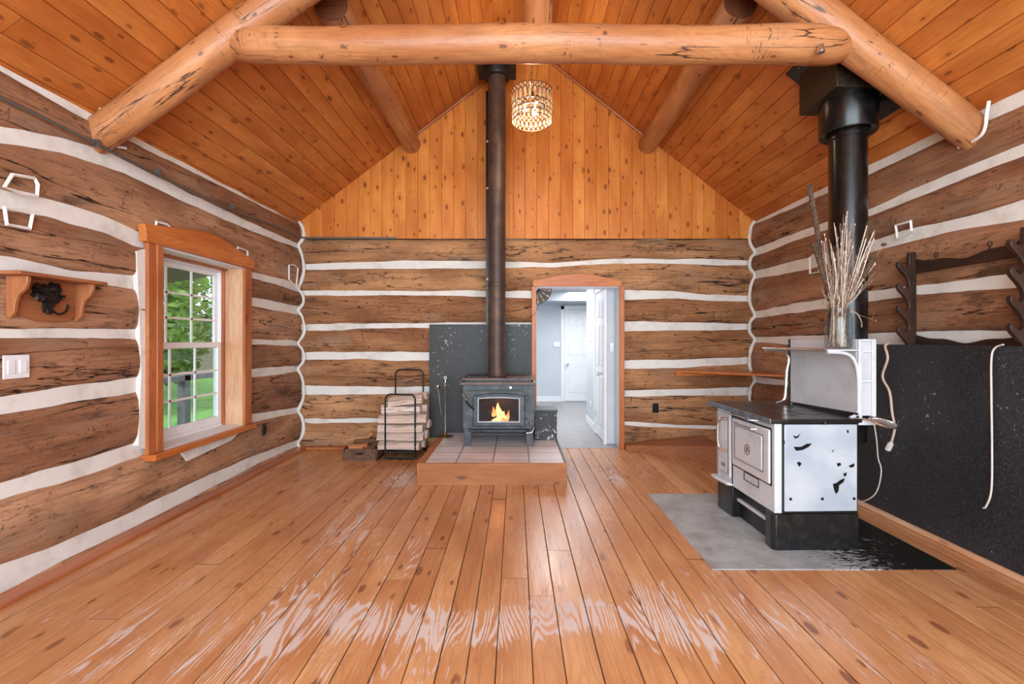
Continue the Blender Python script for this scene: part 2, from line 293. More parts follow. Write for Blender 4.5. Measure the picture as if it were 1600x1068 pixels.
SEED = [0]
class MB:
    def __init__(s): s.v = []; s.f = []; s.m = []; s.g = []; s.x = {}
    def _gc(s, pts, axis=None, seed=None):
        if seed is None: SEED[0] += 1; seed = SEED[0]*0.731
        if axis is None:
            ex = [max(p[i] for p in pts)-min(p[i] for p in pts) for i in range(3)]; axis = ex.index(max(ex))
        o = [i for i in range(3) if i != axis]
        return [(p[axis]+seed*3.1, p[o[0]]+p[o[1]]+seed, seed) for p in pts]
    def add(s, pts, faces, mi=0, gc=None, axis=None):
        b = len(s.v); pts = [tuple(p) for p in pts]; s.v += pts; s.g += gc or s._gc(pts, axis)
        s.f += [[b+i for i in f] for f in faces]; s.m += [mi]*len(faces); return b
    def box(s, x0, x1, y0, y1, z0, z1, mi=0, axis=None):
        p = [(x0, y0, z0), (x1, y0, z0), (x1, y1, z0), (x0, y1, z0), (x0, y0, z1), (x1, y0, z1), (x1, y1, z1), (x0, y1, z1)]
        s.add(p, [(0, 3, 2, 1), (4, 5, 6, 7), (0, 1, 5, 4), (1, 2, 6, 5), (2, 3, 7, 6), (3, 0, 4, 7)], mi, axis=axis); return s
    def prism(s, poly, a, b, plane='xz', mi=0, axis=None):
        # poly of (u,w); plane xz: extruded along y a..b; yz: along x; xy: along z
        def q(u, w, t): return (u, t, w) if plane == 'xz' else ((t, u, w) if plane == 'yz' else (u, w, t))
        n = len(poly); p = [q(u, w, a) for u, w in poly]+[q(u, w, b) for u, w in poly]
        ar = sum(poly[i][0]*poly[(i+1) % n][1]-poly[(i+1) % n][0]*poly[i][1] for i in range(n))
        flip = (ar < 0) != (plane == 'xz') 
        if b < a: flip = not flip
        fs = [tuple(range(n))[::-1], tuple(range(n, 2*n))]+[(i, (i+1) % n, n+(i+1) % n, n+i) for i in range(n)]
        if flip: fs = [f[::-1] for f in fs]
        s.add(p, fs, mi, axis=axis); return s
    def tube(s, pts, r, seg=10, mi=0, cap=True, bump=0.0, endmi=None, flat=None, closed=False):
        pts = [Vector(p) for p in pts]; n = len(pts); rs = r if isinstance(r, (list, tuple)) else [r]*n
        SEED[0] += 1; sd = SEED[0]*0.731
        tan = []
        for i in range(n):
            if closed: t = pts[(i+1) % n]-pts[i-1]
            else: t = pts[min(n-1, i+1)]-pts[max(0, i-1)]
            tan.append(t.normalized())
        up = Vector((0, 0, 1)) if abs(tan[0].z) < 0.9 else Vector((0, 1, 0))
        nx = tan[0].cross(up).normalized(); V = []; G = []; dist = 0
        for i in range(n):
            if i: dist += (pts[i]-pts[i-1]).length
            nx = (nx-tan[i]*nx.dot(tan[i])).normalized(); ny = tan[i].cross(nx)
            for k in range(seg):
                a = 2*math.pi*k/seg; rr = rs[i]
                d = nx*math.cos(a)*(flat or 1)+ny*math.sin(a)
                if bump: rr *= 1+bump*noise.noise(Vector((dist*2.2+sd*5, math.cos(a)*0.9, math.sin(a)*0.9+sd)))
                V.append(pts[i]+d*rr)
                aa = abs(a-math.pi); G.append((dist+sd*3.1, aa*rs[i]+sd, sd))
        fs = []
        m = n if closed else n-1
        for i in range(m):
            for k in range(seg):
                a0 = i*seg+k; a1 = i*seg+(k+1) % seg; j = ((i+1) % n)*seg
                fs.append((a0, a1, j+(k+1) % seg, j+k))
        s.add(V, fs, mi, gc=G)
        if cap and not closed:
            for base, rev in ((0, True), ((n-1)*seg, False)):
                P = V[base:base+seg]
                f = tuple(range(seg)); f = f[::-1] if rev else f
                s.add(P, [f], mi if endmi is None else endmi)
        return s
    def lathe(s, prof, c, seg=24, mi=0, axis='z'):
        V = []; fs = []; n = len(prof)
        for r, h in prof:
            for k in range(seg):
                a = 2*math.pi*k/seg
                u, v_ = r*math.cos(a), r*math.sin(a)
                V.append((c[0]+u, c[1]+v_, c[2]+h) if axis == 'z' else ((c[0]+h, c[1]+u, c[2]+v_) if axis == 'x' else (c[0]+v_, c[1]+h, c[2]+u)))
        for i in range(n-1):
            for k in range(seg):
                fs.append((i*seg+k, i*seg+(k+1) % seg, (i+1)*seg+(k+1) % seg, (i+1)*seg+k))
        s.add(V, fs, mi); return s
    def blob(s, c, r, mi=0, sub=2, rough=0.2, seed=0):
        import bmesh
        bm = bmesh.new(); bmesh.ops.create_icosphere(bm, subdivisions=sub, radius=1)
        vs_ = []
        for v in bm.verts:
            k = 1+rough*noise.noise(v.co*1.7+Vector((seed, seed*1.3, 0)))
            vs_.append((c[0]+v.co.x*r[0]*k, c[1]+v.co.y*r[1]*k, c[2]+v.co.z*r[2]*k))
        fs = [tuple(v.index for v in f.verts) for f in bm.faces]; bm.free()
        s.add(vs_, fs, mi); return s
    def build(s, name, mats, parent=None, label=None, cat=None, group=None, kind=None, bevel=0.0, angle=38, flat=False, org=None):
        if not isinstance(mats, (list, tuple)): mats = [mats]
        me = bpy.data.meshes.new(name); o = bpy.data.objects.new(name, me); COL.objects.link(o)
        if parent is not None:
            og = ORG[parent.name]; o.parent = parent
        else:
            lo = [min(v[i] for v in s.v) for i in range(3)]; hi = [max(v[i] for v in s.v) for i in range(3)]
            og = Vector(org) if org else Vector(((lo[0]+hi[0])/2, (lo[1]+hi[1])/2, lo[2])); o.location = og
        ORG[o.name] = og.copy()
        me.from_pydata([(v[0]-og.x, v[1]-og.y, v[2]-og.z) for v in s.v], [], s.f)
        for mm in mats: me.materials.append(M[mm])
        me.polygons.foreach_set('material_index', s.m)
        a = me.attributes.new('gc', 'FLOAT_VECTOR', 'POINT'); a.data.foreach_set('vector', [c for g in s.g for c in g])
        for k, arr in s.x.items():
            a = me.attributes.new(k, 'FLOAT', 'POINT'); a.data.foreach_set('value', arr)
        if not flat:
            me.polygons.foreach_set('use_smooth', [True]*len(me.polygons)); me.set_sharp_from_angle(angle=R(angle))
        me.update()
        if bevel:
            b = o.modifiers.new('bevel', 'BEVEL'); b.width = bevel; b.segments = 2; b.limit_method = 'ANGLE'; b.angle_limit = R(40); b.harden_normals = False
        if label: o['label'] = label
        if cat: o['category'] = cat
        if group: o['group'] = group
        if kind: o['kind'] = kind
        return o

def interp(tab, s):
    if s <= tab[0][0]: return tab[0][1:]
    for a, b in zip(tab, tab[1:]):
        if s <= b[0]:
            t = (s-a[0])/(b[0]-a[0]); return tuple(a[i]+(b[i]-a[i])*t for i in range(1, len(a)))
    return tab[-1][1:]
def smooth_path(pts, n=6):
    pts = [Vector(p) for p in pts]; out = []
    for i in range(len(pts)-1):
        p0 = pts[max(0, i-1)]; p1 = pts[i]; p2 = pts[i+1]; p3 = pts[min(len(pts)-1, i+2)]
        for k in range(n):
            t = k/n
            out.append(0.5*((2*p1)+(p2-p0)*t+(2*p0-5*p1+4*p2-p3)*t*t+(3*p1-p0-3*p2+p3)*t**3))
    out.append(pts[-1]); return out

# ------------------------------------------------------------------ room dimensions
XL, XR, YB = -2.67, 2.93, 5.72
YF = -1.6
EAVE = 2.81; RX, RH = 0.19, 4.98
def ceil_h(x): return EAVE+(RH-EAVE)*((x-XL)/(RX-XL) if x < RX else (XR+0.02-x)/(XR+0.02-RX))

# measured chinking bands: (pixel column, top row, bottom row) on the photograph, turned into metres on the wall's own plane
def left_band(rows):
    out = []
    for px, a, b in rows:
        y = 2.67*F/(806-px); out.append((y, 1.35-(a-530)*y/F, 1.35-(b-530)*y/F))
    return out
def right_band(rows):
    out = []
    for px, a, b in rows:
        y = XR*F/(px-806); out.append((y, 1.35-(a-530)*y/F, 1.35-(b-530)*y/F))
    return sorted(out)
def back_band(rows):
    return [((px-806)*YB/F, 1.35-(a-530)*YB/F, 1.35-(b-530)*YB/F) for px, a, b in rows]
LB = [left_band(r) for r in (
    [(0, 78, 107), (200, 200, 216), (470, 340, 350)],
    [(0, 195, 222), (100, 213, 237), (200, 246, 270), (300, 300, 318), (400, 350, 362), (470, 380, 388)],
    [(0, 293, 324), (80, 310, 336), (170, 336, 362), (215, 358, 383), (388, 421, 430), (440, 434, 446), (470, 445, 456)],
    [(0, 401, 426), (60, 408, 428), (120, 422, 436), (215, 430, 451), (388, 463, 475), (430, 470, 484), (470, 478, 491)],
    [(0, 513, 529), (120, 511, 527), (215, 514, 529), (388, 529, 538), (430, 531, 539), (470, 533, 540)],
    [(0, 620, 648), (100, 606, 633), (215, 591, 613), (388, 577, 590), (430, 573, 586), (470, 572, 580)],
    [(0, 755, 783), (100, 728, 754), (215, 692, 716), (388, 650, 662), (440, 640, 650), (470, 636, 645)],
    [(0, 886, 934), (100, 850, 878), (200, 805, 832), (300, 757, 780), (400, 712, 728), (470, 686, 696)])]
RB = [right_band(r) for r in (
    [(1180, 336, 348), (1300, 280, 296), (1480, 196, 212), (1600, 132, 160)],
    [(1178, 387, 399), (1276, 350, 362), (1354, 325, 337), (1480, 270, 287), (1600, 221, 240)],
    [(1178, 423, 435), (1262, 402, 419), (1397, 364, 382), (1492, 341, 358), (1600, 309, 341)],
    [(1176, 487, 497), (1296, 464, 480), (1350, 455, 471), (1424, 446, 460), (1600, 426, 448)],
    [(1178, 526, 534), (1240, 525, 538), (1380, 520, 538), (1440, 518, 540), (1600, 516, 545)],
    [(1178, 588, 598), (1240, 596, 604), (1330, 610, 624), (1600, 660, 690)],
    [(1178, 638, 650), (1330, 700, 716), (1600, 790, 830)])]
BB = [back_band(r) for r in (
    [(470, 412, 421), (560, 409, 419), (640, 406, 419), (760, 407, 418), (860, 410, 417), (960, 403, 410), (1060, 404, 411), (1120, 404, 414), (1178, 407, 413)],
    [(470, 453, 461), (560, 454, 461), (700, 454, 461), (838, 455, 466), (976, 452, 467), (1060, 455, 466), (1120, 460, 470), (1178, 462, 470)],
    [(470, 507, 516), (530, 505, 516), (560, 505, 513), (670, 504, 512), (838, 503, 514), (976, 502, 517), (1060, 503, 516), (1178, 506, 514)],
    [(470, 551, 562), (560, 549, 561), (670, 550, 564), (838, 556, 570), (976, 563, 576), (1060, 562, 575), (1178, 558, 568)],
    [(470, 602, 617), (600, 605, 616), (670, 604, 615), (838, 606, 618), (976, 610, 620), (1060, 608, 619), (1178, 605, 617)],
    [(470, 655, 661), (600, 654, 660), (838, 657, 663), (976, 659, 665), (1060, 664, 669), (1178, 666, 672)])]

def logwall(name, to_world, s0, s1, bands, top, bottom, hole, matlog, seed, step=0.04):
    """bands of mortar between hand-hewn logs; to_world(s, h, out) gives the place of a point `out` in front of the mortar."""
    mb = MB(); mb2 = mb
    ns = int((s1-s0)/step); S = [s0+(s1-s0)*i/ns for i in range(ns+1)]
    if hole:
        S = sorted(set(S) | {hole[0], hole[1]})
    edges = []   # list of functions for log top/bottom
    def wob(s, k): return 0.010*noise.noise(Vector((s*2.3, k*7.7, seed)))+0.004*noise.noise(Vector((s*9.0, k*3.1, seed)))
    def lo(k):   # lower edge of band k -> top of log
        return (lambda s: interp(bands[k], s)[1]+wob(s, k*2+1))
    def hi(k):
        return (lambda s: interp(bands[k], s)[0]+wob(s, k*2))
    logs = []
    if top is not None: logs.append((lambda s: top, hi(0)))
    for k in range(len(bands)-1): logs.append((lo(k), hi(k+1)))
    logs.append((lo(len(bands)-1), lambda s: bottom))
    prof = [(0, -0.02), (0.0, 0.012), (0.05, 0.026), (0.16, 0.038), (0.34, 0.044), (0.5, 0.046), (0.66, 0.044), (0.84, 0.038), (0.95, 0.026), (1, 0.012), (1, -0.02)]
    def strip(Ss, T, B, cut, li):
        sd = seed*11.3+li*1.917; V = []; G = []; np_ = len(prof)
        for s in Ss:
            t_, b_ = T(s), B(s); hh = t_-b_
            for u, d in prof:
                h = b_+hh*u
                dd = d+(0.010*noise.noise(Vector((s*1.6, h*5, sd)))+0.006*noise.noise(Vector((s*5, h*14, sd))) if d > 0.02 else 0)
                hc = h
                if cut: hc = max(cut[0], min(cut[1], h))
                V.append(to_world(s, hc, dd)); G.append((s+sd*3.1, hc+sd, sd))
        fs = []
        for i in range(len(Ss)-1):
            for j in range(np_-1):
                a = i*np_+j; fs.append((a, a+1, a+np_+1, a+np_))
        fs.append(tuple(range(np_))); fs.append(tuple(range((len(Ss)-1)*np_, len(Ss)*np_))[::-1])
        mb.add(V, fs, 0, gc=G)
    for li, (T, B) in enumerate(logs):
        if not hole:
            strip(S, T, B, None, li); continue
        h0, h1 = hole[2], hole[3]
        strip([s for s in S if s <= hole[0]], T, B, None, li)
        strip([s for s in S if s >= hole[1]], T, B, None, li)
        mid = [s for s in S if hole[0] <= s <= hole[1]]
        if max(T(s) for s in mid) > h1+0.01: strip(mid, T, B, (h1, 99), li)
        if min(B(s) for s in mid) < h0-0.01: strip(mid, T, B, (-99, h0), li)
    # mortar sheet with a little relief, thick slab behind it
    topc = (top if top is not None else interp(bands[0], s1)[0])+0.12
    Hs = [bottom-0.02+(topc-bottom+0.02)*i/44 for i in range(45)]
    if hole: Hs = sorted(set(Hs) | {hole[2], hole[3]})
    V = []; idx = {}
    for i, s in enumerate(S):
        for j, h in enumerate(Hs):
            idx[i, j] = len(V); V.append(to_world(s, h, 0.012+0.010*noise.noise(Vector((s*3, h*9, seed+5)))))
    fs = []
    for i in range(len(S)-1):
        for j in range(len(Hs)-1):
            if hole and hole[0]-1e-6 <= S[i] and S[i+1] <= hole[1]+1e-6 and hole[2]-1e-6 <= Hs[j] and Hs[j+1] <= hole[3]+1e-6: continue
            fs.append((idx[i, j], idx[i, j+1], idx[i+1, j+1], idx[i+1, j]))
    mb.add(V, fs, 1)
    def slab(a, b, c, d):
        P = [to_world(s, h, o) for s, h, o in ((a, c, -0.24), (b, c, -0.24), (b, c, -0.01), (a, c, -0.01), (a, d, -0.24), (b, d, -0.24), (b, d, -0.01), (a, d, -0.01))]
        mb.add(P, [(0, 3, 2, 1), (4, 5, 6, 7), (0, 1, 5, 4), (1, 2, 6, 5), (2, 3, 7, 6), (3, 0, 4, 7)], 1)
    if hole:
        slab(s0, hole[0], bottom, topc); slab(hole[1], s1, bottom, topc); slab(hole[0], hole[1], hole[3], topc)
        if hole[2] > bottom+0.03: slab(hole[0], hole[1], bottom, hole[2])
    else: slab(s0, s1, bottom, topc)
    return mb.build(name, [matlog, 'chink'], kind='structure', angle=50, org=(0, 0, 0))

WIN = (3.43, 4.50, 0.50, 2.05)          # opening in the left wall: y0, y1, h0, h1
DOOR = (0.245, 1.295, -0.01, 2.01)       # opening in the back wall: x0, x1
PK = 0.045                               # mortar lies this far behind the log faces
logwall('wall_left', lambda s, h, o: (XL-PK+o, s, h), YF, YB+0.02, LB, None, 0.0, WIN, 'log', 1.0)
logwall('wall_right', lambda s, h, o: (XR+PK-o, s, h), YF, YB+0.02, RB, None, 0.0, None, 'log', 2.0)
logwall('wall_back', lambda s, h, o: (s, YB+PK-o, h), XL-0.02, XR+0.02, BB, 2.597, 0.0, DOOR, 'log_back', 3.0)

# ---- floor: long pine planks, worn in patches
def wear_at(x, y):
    def g(cx, cy, sx, sy, a=1.0, rot=0.0):
        dx, dy = x-cx, y-cy; c, s = math.cos(rot), math.sin(rot); u = (dx*c+dy*s)/sx; v = (-dx*s+dy*c)/sy
        return a*math.exp(-(u*u+v*v))
    w_ = 0
    if -1.15 < x < 1.0: w_ = max(w_, 0.85*math.exp(-((y-2.2-0.05*math.sin(x*5))/0.17)**4))
    w_ = max(w_, g(-1.12, 2.2, 0.22, 0.7, 0.85), g(-1.18, 3.3, 0.24, 0.8, 0.62), g(-1.08, 4.45, 0.28, 0.35, 0.8), g(-1.35, 2.05, 0.35, 0.35, 0.6), g(-2.1, 2.25, 0.25, 0.12, 0.55), g(-1.75, 2.1, 0.15, 0.5, 0.5))
    w_ = max(w_, g(1.15, 2.25, 0.22, 0.45, 0.62), g(1.45, 2.1, 0.12, 0.4, 0.6), g(1.7, 2.0, 0.12, 0.3, 0.5), g(0.98, 4.4, 0.12, 0.4, 0.6), g(0.7, 2.25, 0.3, 0.3, 0.7), g(-0.75, 2.9, 0.3, 0.5, 0.35), g(-0.6, 1.95, 0.3, 0.3, 0.4), g(-0.2, 1.8, 0.3, 0.2, 0.35))
    return w_
mb = MB(); wear = []
x = XL-0.05; pid = 0
while x < XR+0.05:
    wd = random.uniform(0.118, 0.158); y = YF-random.uniform(0, 2)
    while y < YB+0.02:
        L = random.uniform(2.2, 5.0); y1 = min(YB+0.02, y+L); pid += 1
        n = max(1, int((y1-y)/0.07)); sd = pid*0.377
        V = []; G = []; fs = []
        z1 = random.uniform(-0.001, 0.001)
        xs = [x+0.0018, x+0.0045]+[x+wd*q for q in (0.25, 0.5, 0.75)]+[x+wd-0.0045, x+wd-0.0018]
        for i in range(n+1):
            yy = y+0.0015+(y1-y-0.003)*i/n
            for j, xx in enumerate(xs):
                V.append((xx, yy, z1-(0.003 if j in (0, 6) else 0))); G.append((yy+sd*3.1, xx+sd*5, sd)); wear.append(wear_at(xx, yy))
        for i in range(n):
            for j in range(6): a = i*7+j; fs.append((a, a+1, a+8, a+7))
        mb.add(V, fs, 0, gc=G); y = y1
    x += wd
mb.box(XL-0.3, XR+0.3, YF, YB+0.3, -0.12, -0.006, 1); wear += [0]*8
mb.x['wear'] = wear
mb.build('floor', ['floor', 'gap'], kind='structure', org=(0, 0, 0), flat=True)

# ---- ceiling: tongue and groove boards on both slopes
mb = MB()
def slope(xa, ha, xb, hb):
    L = math.hypot(xb-xa, hb-ha); ux, uh = (xb-xa)/L, (hb-ha)/L; nx, nh = (uh, -ux) if xb > xa else (-uh, ux)
    s = 0; k = 0
    while s < L:
        wd = 0.134; e = min(s+wd, L); y = YF-random.uniform(0, 2); k += 1
        while y < YB+0.02:
            y1 = min(YB+0.02, y+random.uniform(1.8, 4.2)); SEED[0] += 1; sd = SEED[0]*0.731
            pr = [(s, -0.010), (s+0.004, 0), (e-0.004, 0), (e, -0.010)]
            V = []; G = []
            for yy in (y+0.0008, y1-0.0008):
                for ss, d in pr:
                    V.append((xa+ux*ss+nx*d, yy, ha+uh*ss+nh*d)); G.append((yy+sd*3.1, ss+sd, sd))
            mb.add(V, [(0, 1, 5, 4), (1, 2, 6, 5), (2, 3, 7, 6)], 0, gc=G); y = y1
        s = e
    P = [(xa, ha), (xb, hb), (xb-nx*0.2, hb-nh*0.2+0.02), (xa-nx*0.2, ha-nh*0.2+0.02)]
    P = [(p[0]-nx*0.011, p[1]-nh*0.011) for p in P]
    mb.prism(P, YF-0.2, YB+0.3, 'xz', 1)
slope(XL-0.12, EAVE-0.09, RX, RH); slope(XR+0.14, EAVE-0.09, RX, RH)
mb.build('ceiling', ['ceiling', 'dark'], kind='structure', org=(0, 0, 0), flat=True)

# ---- gable of vertical boards above the back log wall
mb = MB(); x = XL-0.02
yg = YB-0.012
while x < XR:
    e = min(x+0.1476, XR+0.02); SEED[0] += 1; sd = SEED[0]*0.731
    cols = [(x, 0.008), (x+0.004, 0), (e-0.004, 0), (e, 0.008)]
    if x < RX < e: cols = [(x, 0.008), (x+0.004, 0), (RX, 0), (e-0.004, 0), (e, 0.008)]
    V = []; G = []
    for xx, d in cols:
        for h in (2.597, ceil_h(min(max(xx, XL), XR))+0.03):
            V.append((xx, yg+d, h)); G.append((h+sd*3.1, xx+sd, sd))
    mb.add(V, [(2*i, 2*i+2, 2*i+3, 2*i+1) for i in range(len(cols)-1)], 0, gc=G); x = e
mb.prism([(XL-0.1, 2.597), (XR+0.1, 2.597), (XR+0.1, EAVE), (RX, RH+0.1), (XL-0.1, EAVE)], YB+0.002, YB+0.25, 'xz', 1)
mb.build('wall_gable', ['gable', 'dark'], kind='structure', org=(0, 0, 0), flat=True)

# thin trim strips where gable meets ceiling, between and below the purlins
def strip_along(name, x0, x1):
    mb = MB(); P = []
    for t in (0, 1):
        xx = x0+(x1-x0)*t; P.append((xx, YB-0.03, ceil_h(xx)-0.02))
    mb.tube(P, 0.017, 6); return mb.build(name, 'casing', kind='structure')
strip_along('trim_1', -1.22, -0.42); strip_along('trim_2', 0.40, 1.58)
# mortar lines in the corners of the room, in zigzags
for nm, xc, sg in (('trim_3', XL-0.01, 1), ('trim_4', XR+0.015, -1)):
    tabs = LB if sg > 0 else RB
    hb = sorted([(interp(b, 5.7)[0]+interp(b, 5.7)[1])/2 for b in tabs]+([] if sg > 0 else [0.1, 0.3]))
    pts = [(xc, YB-0.014, 0.0)]
    for i, h in enumerate(hb):
        pts.append((xc-sg*0.012, YB-0.014, h))
        if i+1 < len(hb):
            d = hb[i+1]-h; k = 0.055+0.02*noise.noise(Vector((h*9, xc, 0)))
            pts += [(xc+sg*k*0.75, YB-0.016, h+d*0.25), (xc+sg*k, YB-0.016, h+d*0.5), (xc+sg*k*0.6, YB-0.016, h+d*0.78)]
    pts = smooth_path(pts, 3)
    pts = [p+Vector((0.007*noise.noise(Vector((p.z*14, xc, 0))), 0, 0)) for p in pts]
    MB().tube(pts, [0.019+0.008*noise.noise(Vector((p.z*11, xc, 3))) for p in pts], 8).build(nm, 'chink', kind='structure')
# low boards along the foot of the walls
MB().box(XL-0.03, XL+0.10, YF, YB, 0.0, 0.022).build('baseboard_left', 'casing', kind='structure', bevel=0.004)
MB().box(XL+0.1, -0.92, YB-0.09, YB+0.01, 0.0, 0.03).build('baseboard_back', 'casing', kind='structure', bevel=0.004)
MB().box(2.80, 2.825, YF, 3.9, 0.0, 0.035).build('baseboard_right', 'reveal', kind='structure', bevel=0.004)

# ---- doorway trim and hall beyond
mb = MB()
mb.box(DOOR[0], DOOR[0]+0.012, YB-0.02, YB+0.27, 0, 1.995); mb.box(DOOR[1]-0.012, DOOR[1], YB-0.02, YB+0.27, 0, 1.995)
mb.box(DOOR[0], DOOR[1], YB-0.02, YB+0.27, 1.995, 2.01)
mb.build('trim_5', 'white', kind='structure')
hx = lambda px: (px-806)*5.66/F
hz = lambda py: 1.35-(py-530)*5.66/F
mb = MB(); mb.box(hx(831), hx(838), YB-0.055, YB+0.0, 0, 2.0); mb.box(hx(969), hx(976), YB-0.055, YB+0.0, 0.0, 2.0)
mb.prism([(hx(833), hz(447)), (hx(971), hz(447)), (hx(972.5), hz(438)), (hx(930), hz(430)), (hx(905), hz(427)), (hx(875), hz(430)), (hx(832), hz(438))], YB-0.06, YB, 'xz')
mb.build('trim_6', 'trim', kind='structure', bevel=0.003)
HR = 1.16
mb = MB(); mb.box(-1.4, 3.2, YB+0.255, 10.2, -0.1, 0.0); mb.box(DOOR[0], DOOR[1], YB-0.01, YB+0.26, -0.1, 0.004); mb.build('floor_hall', 'hallfloor', kind='structure')
MB().box(-1.4, 3.2, YB+0.25, 10.2, 2.36, 2.5).build('ceiling_hall', 'white_ceiling', kind='structure')
mb = MB(); mb.box(HR, HR+0.12, 5.96, 7.55, 0, 2.36); mb.box(HR+0.12, 3.2, 7.43, 7.55, 0, 2.36); mb.build('wall_hall_right', 'hallwall', kind='structure')
MB().box(-1.4, 3.2, 10.02, 10.15, 0, 2.36).build('wall_hall_back', 'hallwall', kind='structure')
MB().box(-1.5, -1.4, YB+0.25, 10.2, 0, 2.4).build('wall_hall_left', 'hallwall', kind='structure')
MB().box(3.1, 3.2, 7.5, 10.2, 0, 2.4).build('wall_hall_east', 'hallwall', kind='structure')
MB().box(-1.4, 3.2, 9.3, 10.02, 2.13, 2.36).build('trim_7', 'hallwall', kind='structure')
mb = MB(); mb.box(-1.4, 0.98, 10.0, 10.02, 0, 0.11); mb.build('baseboard_hall', 'white', kind='structure', bevel=0.004)
MB().box(HR-0.015, HR, 5.97, 6.0, 0, 0.1).box(HR-0.015, HR, 6.68, 7.55, 0, 0.11).build('baseboard_hall_right', 'white', kind='structure', bevel=0.004)
def panel_door(name, frame_name, ax, u0, u1, at, face, h=2.0):
    """six-panel door; ax 'x' = lies in an x-z plane at y=at, 'y' = lies in a y-z plane at x=at."""
    d = MB(); f = MB()
    def bx(m, a, b, c, e, o0, o1):
        o0, o1 = at+face*o0, at+face*o1; lo, hi_ = min(o0, o1), max(o0, o1)
        if ax == 'x': m.box(a, b, lo, hi_, c, e)
        else: m.box(lo, hi_, a, b, c, e)
    for a, b, c, e in ((u0-0.08, u0, 0, h+0.08), (u1, u1+0.08, 0, h+0.08), (u0-0.08, u1+0.08, h, h+0.08)): bx(f, a, b, c, e, -0.01, 0.03)
    fr = f.build(frame_name, 'white', kind='structure', bevel=0.006)
    bx(d, u0+0.004, u1-0.004, 0.015, h-0.004, -0.02, 0.012)
    dr = d.build(name, 'white', kind='structure')
    W = u1-u0
    for a, b in ((0.13*W, 0.45*W), (0.55*W, 0.87*W)):
        for c, e in ((0.2, 0.85), (1.0, 1.55), (1.65, 1.88)):
            p = MB(); bx(p, u0+a, u0+b, c, e, 0.012, 0.020); p.build('door_panel', 'white', dr, bevel=0.006)
    return dr
d1 = panel_door('door_1', 'trim_8', 'x', 1.055, 1.80, 10.02, -1)
MB().lathe([(0.0, -0.07), (0.025, -0.068), (0.03, -0.05), (0.022, -0.035), (0.01, -0.03), (0.01, -0.012), (0.03, -0.01), (0.03, 0)], (1.11, 10.0, 0.82), 16, axis='y').build('door_knob', 'nickel', d1)
d2 = panel_door('door_2', 'trim_9', 'y', 5.99, 6.62, HR, -1)
MB().lathe([(0.0, -0.08), (0.025, -0.078), (0.03, -0.06), (0.022, -0.04), (0.01, -0.03), (0.01, -0.012), (0.03, -0.01), (0.03, 0)], (HR-0.012, 6.08, 0.90), 16, axis='x').build('door_knob', 'nickel', d2)
for hh in (0.25, 1.75): MB().box(HR-0.02, HR-0.012, 6.60, 6.63, hh, hh+0.09).build('hinge', 'nickel', d2)

def switch_plate(name, label, cat, c, nrm, w_, h_, n, mat='white', smat='white', toggles=True):
    o = empty(name, c, label, cat)
    def bx(m, u0, u1, z0, z1, d0, d1):
        u0 += (c[1] if nrm[0] else c[0]); u1 += (c[1] if nrm[0] else c[0]); z0 += c[2]; z1 += c[2]
        if nrm[0]:
            a, b = c[0]+nrm[0]*d0, c[0]+nrm[0]*d1; m.box(min(a, b), max(a, b), u0, u1, z0, z1)
        else:
            a, b = c[1]+nrm[1]*d0, c[1]+nrm[1]*d1; m.box(u0, u1, min(a, b), max(a, b), z0, z1)
    m = MB(); bx(m, -w_/2, w_/2, -h_/2, h_/2, 0, 0.008); m.build('cover_plate', mat, o, bevel=0.003)
    for i in range(n):
        u = (i-(n-1)/2)*w_/n*0.9; m = MB(); bx(m, u-0.018, u+0.018, -0.035, 0.035, 0.006, 0.013); m.build('rocker' if toggles else 'socket', smat, o, bevel=0.002)
    return o
switch_plate('light_switch', 'white double rocker light switch on the log wall left of the window', 'light switch', (XL+0.01, 2.45, 1.205), (1, 0), 0.13, 0.125, 2)
switch_plate('light_switch', 'white switch plate on the far grey wall seen through the doorway', 'light switch', ((870-806)*10/F, 10.01, 1.24), (0, -1), 0.15, 0.11, 3)
switch_plate('light_switch', 'white switch on the grey wall beside the near open end of the hall', 'light switch', (1.235, 5.945, 1.25), (0, -1), 0.05, 0.11, 1)
switch_plate('wall_outlet', 'black outlet in the log wall at right of the window', 'outlet', (XL+0.012, 4.86, 0.40), (1, 0), 0.06, 0.12, 2, 'black_metal', 'tube', False)
switch_plate('wall_outlet', 'black outlet in the back log wall below the corner shelf', 'outlet', ((1026-806)*5.66/F, YB-0.012, 0.50), (0, -1), 0.075, 0.12, 2, 'black_metal', 'tube', False)
switch_plate('thermostat', 'small white thermostat on the grey hall wall beside the white door', 'thermostat', (HR-0.001, 7.12, 1.38), (-1, 0), 0.09, 0.13, 1)
switch_plate('wall_outlet', 'white outlet low on the grey wall of the hall', 'outlet', (HR-0.001, 7.1, 0.35), (-1, 0), 0.07, 0.11, 1, toggles=False)

